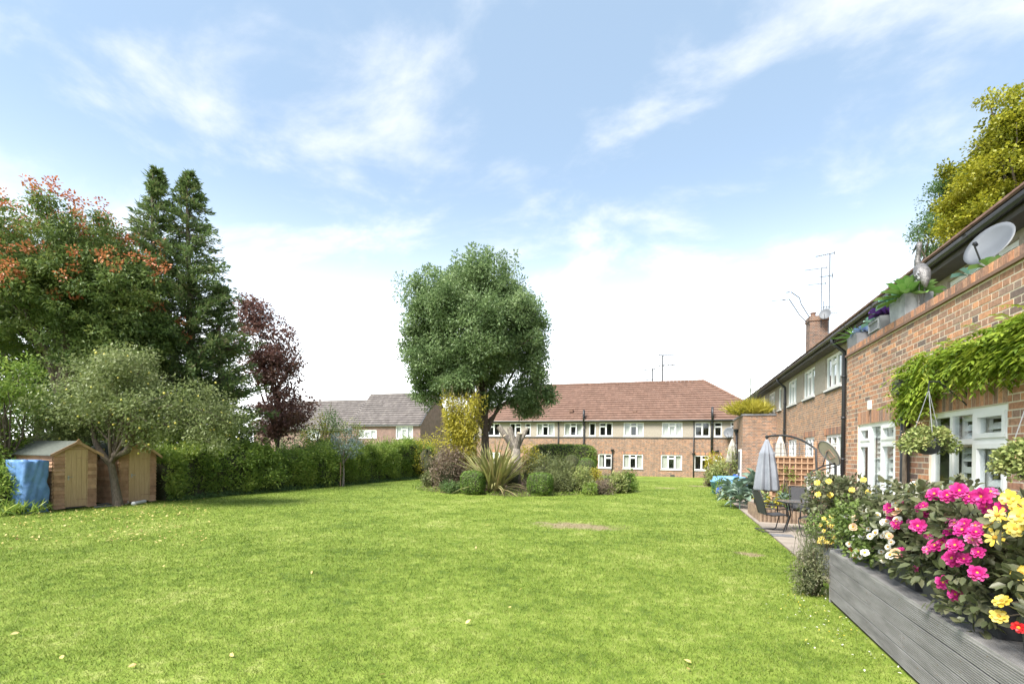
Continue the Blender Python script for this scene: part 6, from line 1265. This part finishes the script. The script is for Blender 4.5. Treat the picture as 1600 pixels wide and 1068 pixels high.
for i in range(80):
    a = random.uniform(0, 6.28); r_ = .55*math.sqrt(random.random()); b = Vector((x+r_*math.cos(a), y+r_*math.sin(a), zb_-.05)); h = Hb*random.uniform(.62, 1.0)*(1-.12*r_); sp = random.uniform(.5, 1.35)*r_+.12; tp = b+Vector((math.cos(a)*sp*.95, math.sin(a)*sp*.8, h)); md = b.lerp(tp, .55)+Vector((-math.cos(a)*.15, -math.sin(a)*.15, .1)); mb.tube([b, md, tp], [.014, .011, .003], 5)
    m_ = 9; cn = []
    for j in range(m_): f = .25+.72*j/m_; q = b.lerp(md, f/.55) if f < .55 else md.lerp(tp, (f-.55)/.45); cn.append((q.x, q.y, q.z))
    clump_leaves(lv, cn, .26, 26, .18, .045, 1.0, False, .25, .6); lv2.add(np.array([tp]*7)-np.array([[0, 0, .08*j] for j in range(7)]), rdir(7)+np.array([0, 0, 1.4]), rdir(7), .17, .025)
mb.build('canes', 'strap', t); lv.build('foliage', 'leaf_yellow', t); lv2.build('shoot_tips', 'leaf_redbrown', t, kind='stuff')
ib('bronze red leaved rose shrub at the left side of the round bed', 702, 23.0, 2.0, 690, 'leaf_redbrown', 3800, .10); ib('low grey green shrub at the left rim of the round bed', 672, 24.6, .9, 734, 'leaf_olive', 1500, .09); ib('low dark leaved plant in front of the rose shrub', 705, 21.9, 1.1, 752, 'leaf_dark', 1500, .08, cat='plant')
x, y = C(775, 21.9); zb_ = bed_z(x, y); t = thing('flax_plant', 'large variegated flax with long arching strap leaves in the round bed', 'plant', (x, y, zb_)); n_ = 210; V = []; F = []; RR = []
for i in range(n_):
    a = random.uniform(0, 6.283); e = random.uniform(.72, 1.5) if i < 185 else random.uniform(.3, .7); ln = random.uniform(1.5, 2.75) if i < 185 else random.uniform(1.3, 1.9); d = Vector((math.cos(a)*math.cos(e), math.sin(a)*math.cos(e), math.sin(e))); s_ = Vector((-math.sin(a), math.cos(a), 0)).lerp(Vector((math.cos(a*3), math.sin(a*3), 0)), .3).normalized(); b = Vector((x+random.gauss(0, .14), y+random.gauss(0, .14), zb_)); i0 = len(V); dr_ = random.choice([.02, .05, .09, .2]) if i < 185 else .38
    for j in range(7): f = j/6; c = b+d*ln*f+Vector((math.cos(a), math.sin(a), 0))*dr_*ln*f**2.2*.7-Vector((0, 0, 1))*dr_*ln*f**3; w_ = .042*(1-.2*f)*(1 if f < .75 else (1.02-f)/.27); V += [c-s_*w_, c+d.cross(s_)*w_*.35, c+s_*w_]
    r_ = random.random()
    for j in range(6):
        for q in (0, 1): F.append((i0+j*3+q, i0+j*3+q+1, i0+j*3+q+4, i0+j*3+q+3)); RR.append(r_ if q else min(1, r_+.12))
fast('leaves', V, F, 'strap', t, RR)
# pollarded stump
x, y = C(806, 24.0); zb_ = bed_z(x, y); t = thing('tree_stump', 'pollarded stump with thick sawn limbs behind the flax', 'tree stump', (x, y, zb_)); b = Vector((x, y, zb_)); mb = MB(); fk = dep(806, 700, 24.0); mb.tube([b-Vector((0, 0, .1)), b+Vector((0, 0, .5)), fk], [.32, .26, .22], 10); mb.build('trunk', 'bark_grey', t, smooth=True)
for px, py, r_ in ((779, 666, .14), (796, 667, .15), (812, 676, .14), (824, 668, .10), (788, 680, .09)):
    e_ = dep(px, py, 24.0+random.uniform(-.3, .3)); md = fk.lerp(e_, .5)+Vector((0, 0, -.05)); mb = MB(); mb.tube([fk-Vector((0, 0, .15)), md, e_], [r_*1.25, r_*1.05, r_], 10); o = mb.build('limb', 'bark_grey', t, smooth=False); mb = MB(); d = (e_-md).normalized(); mb.tube([e_-d*.01, e_+d*.004], r_*.93, 10); mb.build('sawn_end', 'cut_wood', o)
ib('yellow and orange leaved shrub growing round the pollarded stump', 828, 25.0, 1.5, 690, 'leaf_yellow', 1300, .10); ib('tangle of brown twiggy shrub behind the flax', 800, 23.2, 1.5, 712, 'leaf_redbrown', 1100, .08)
x, y = C(880, 29.3); bush('laurel_hedge', 'flat topped clipped laurel hedge across the back of the round bed', 880, 29.3, 4.0, Hh(880, 694, 29.3)-g(x, y), .11, 'leaf_hedge', 9000, clip=True, p=6.0, depth=1.3, cat='hedge', asp=.5)
ib('olive green spreading shrub right of the stump', 846, 24.4, 2.2, 705, 'leaf_olive', 3000, .09); ib('grey green clipped dome shrub in front of the laurel hedge', 894, 26.8, .95, 710, 'leaf_olive', 4200, .05, clip=True, p=2.6, name='topiary_dome'); ib('green clipped mushroom shrub in front of the laurel hedge', 917, 25.8, .95, 715, 'leaf_box', 3600, .05, clip=True, p=3.2, name='topiary_dome')
ib('spiky yellow green grass between the olive shrubs', 874, 22.8, .9, 712, 'leaf_olive', 900, .35, asp=.08, cat='plant', name='ornamental_grass'); ib('grey green shrub right of the clipped box ball', 876, 22.2, 1.4, 732, 'leaf_olive', 2400, .08); ib('yellow edged leafy shrub near the middle of the bed front', 905, 22.6, 1.5, 727, 'leaf_sedum', 2600, .09)
ib('small golden yellow shrub near the right of the bed', 932, 23.2, .6, 727, 'leaf_yellow', 900, .08); ib('grey lavender clump behind the golden shrub', 950, 24.4, 1.0, 733, 'leaf_lavender', 1400, .08, asp=.25); ib('pink tinged shrub at the right end of the bed', 967, 22.9, 1.0, 736, 'leaf_sedum', 1900, .085); ib('dark green shrub at the far right rim of the bed', 983, 23.7, .85, 733, 'leaf_box', 1900, .085)
ib('low red brown plant at the front of the bed', 940, 22.2, 1.3, 748, 'leaf_redbrown', 1500, .07, cat='plant'); ib('low light green plant beside the red brown one', 922, 21.7, .8, 752, 'leaf_hedge', 1000, .07, cat='plant')
gc = Leaves(); n_ = 9000; a = RNG.uniform(0, 2*np.pi, n_); rr = BEDR*(1-.35*RNG.random(n_)**2)*(1+.03*np.sin(5*a+1)); xx, yy = BED[0]+rr*np.cos(a), BED[1]+rr*np.sin(a); zz_ = np.array([bed_z(p_, q_) for p_, q_ in zip(xx, yy)]); gc.add(np.stack([xx, yy, zz_+.10*RNG.random(n_)**2], 1), rdir(n_)+np.array([0, 0, .4]), rdir(n_)+np.array([0, 0, 1.2]), .09, .04); gc.build('ground_cover', 'leaf_hedge', None, kind='stuff')
# ------------------------------------------------------------------ fallen leaves and petals on the grass
def scatter(name, pts, size, m):
    pts = [q for q in pts if on_lawn(np.array([q[0]]), np.array([q[1]]))[0]]; n_ = len(pts); P = np.array([(q[0], q[1], g(q[0], q[1])+.03+.012*random.random()) for q in pts]); lv = Leaves(); D = rdir(n_); D[:, 2] *= .3; lv.add(P, D, np.tile([0, 0, 1.0], (n_, 1))+RNG.normal(0, .3, (n_, 3)), size*RNG.uniform(.6, 1.3, n_), size*.6, True); lv.build(name, m, None, kind='stuff')
pts = [ong(random.uniform(5, 330), random.uniform(770, 850)) for _ in range(420)] + [ong(random.uniform(0, 1250), 780+280*random.random()) for _ in range(26)] + [ong(random.uniform(0, 320), 790+20*random.random()) for _ in range(160)]
scatter('fallen_leaves', pts, .06, 'fallen')
pts = [(DU-abs(random.gauss(0, .35))-.02, random.uniform(3.4, 7.4)) for _ in range(80)]
scatter('fallen_petals', pts, .026, 'fl_white'); scatter('fallen_petals', [(DU-abs(random.gauss(0, .45))-.02, random.uniform(5.2, 7.6)) for _ in range(60)], .022, 'fl_yellow')
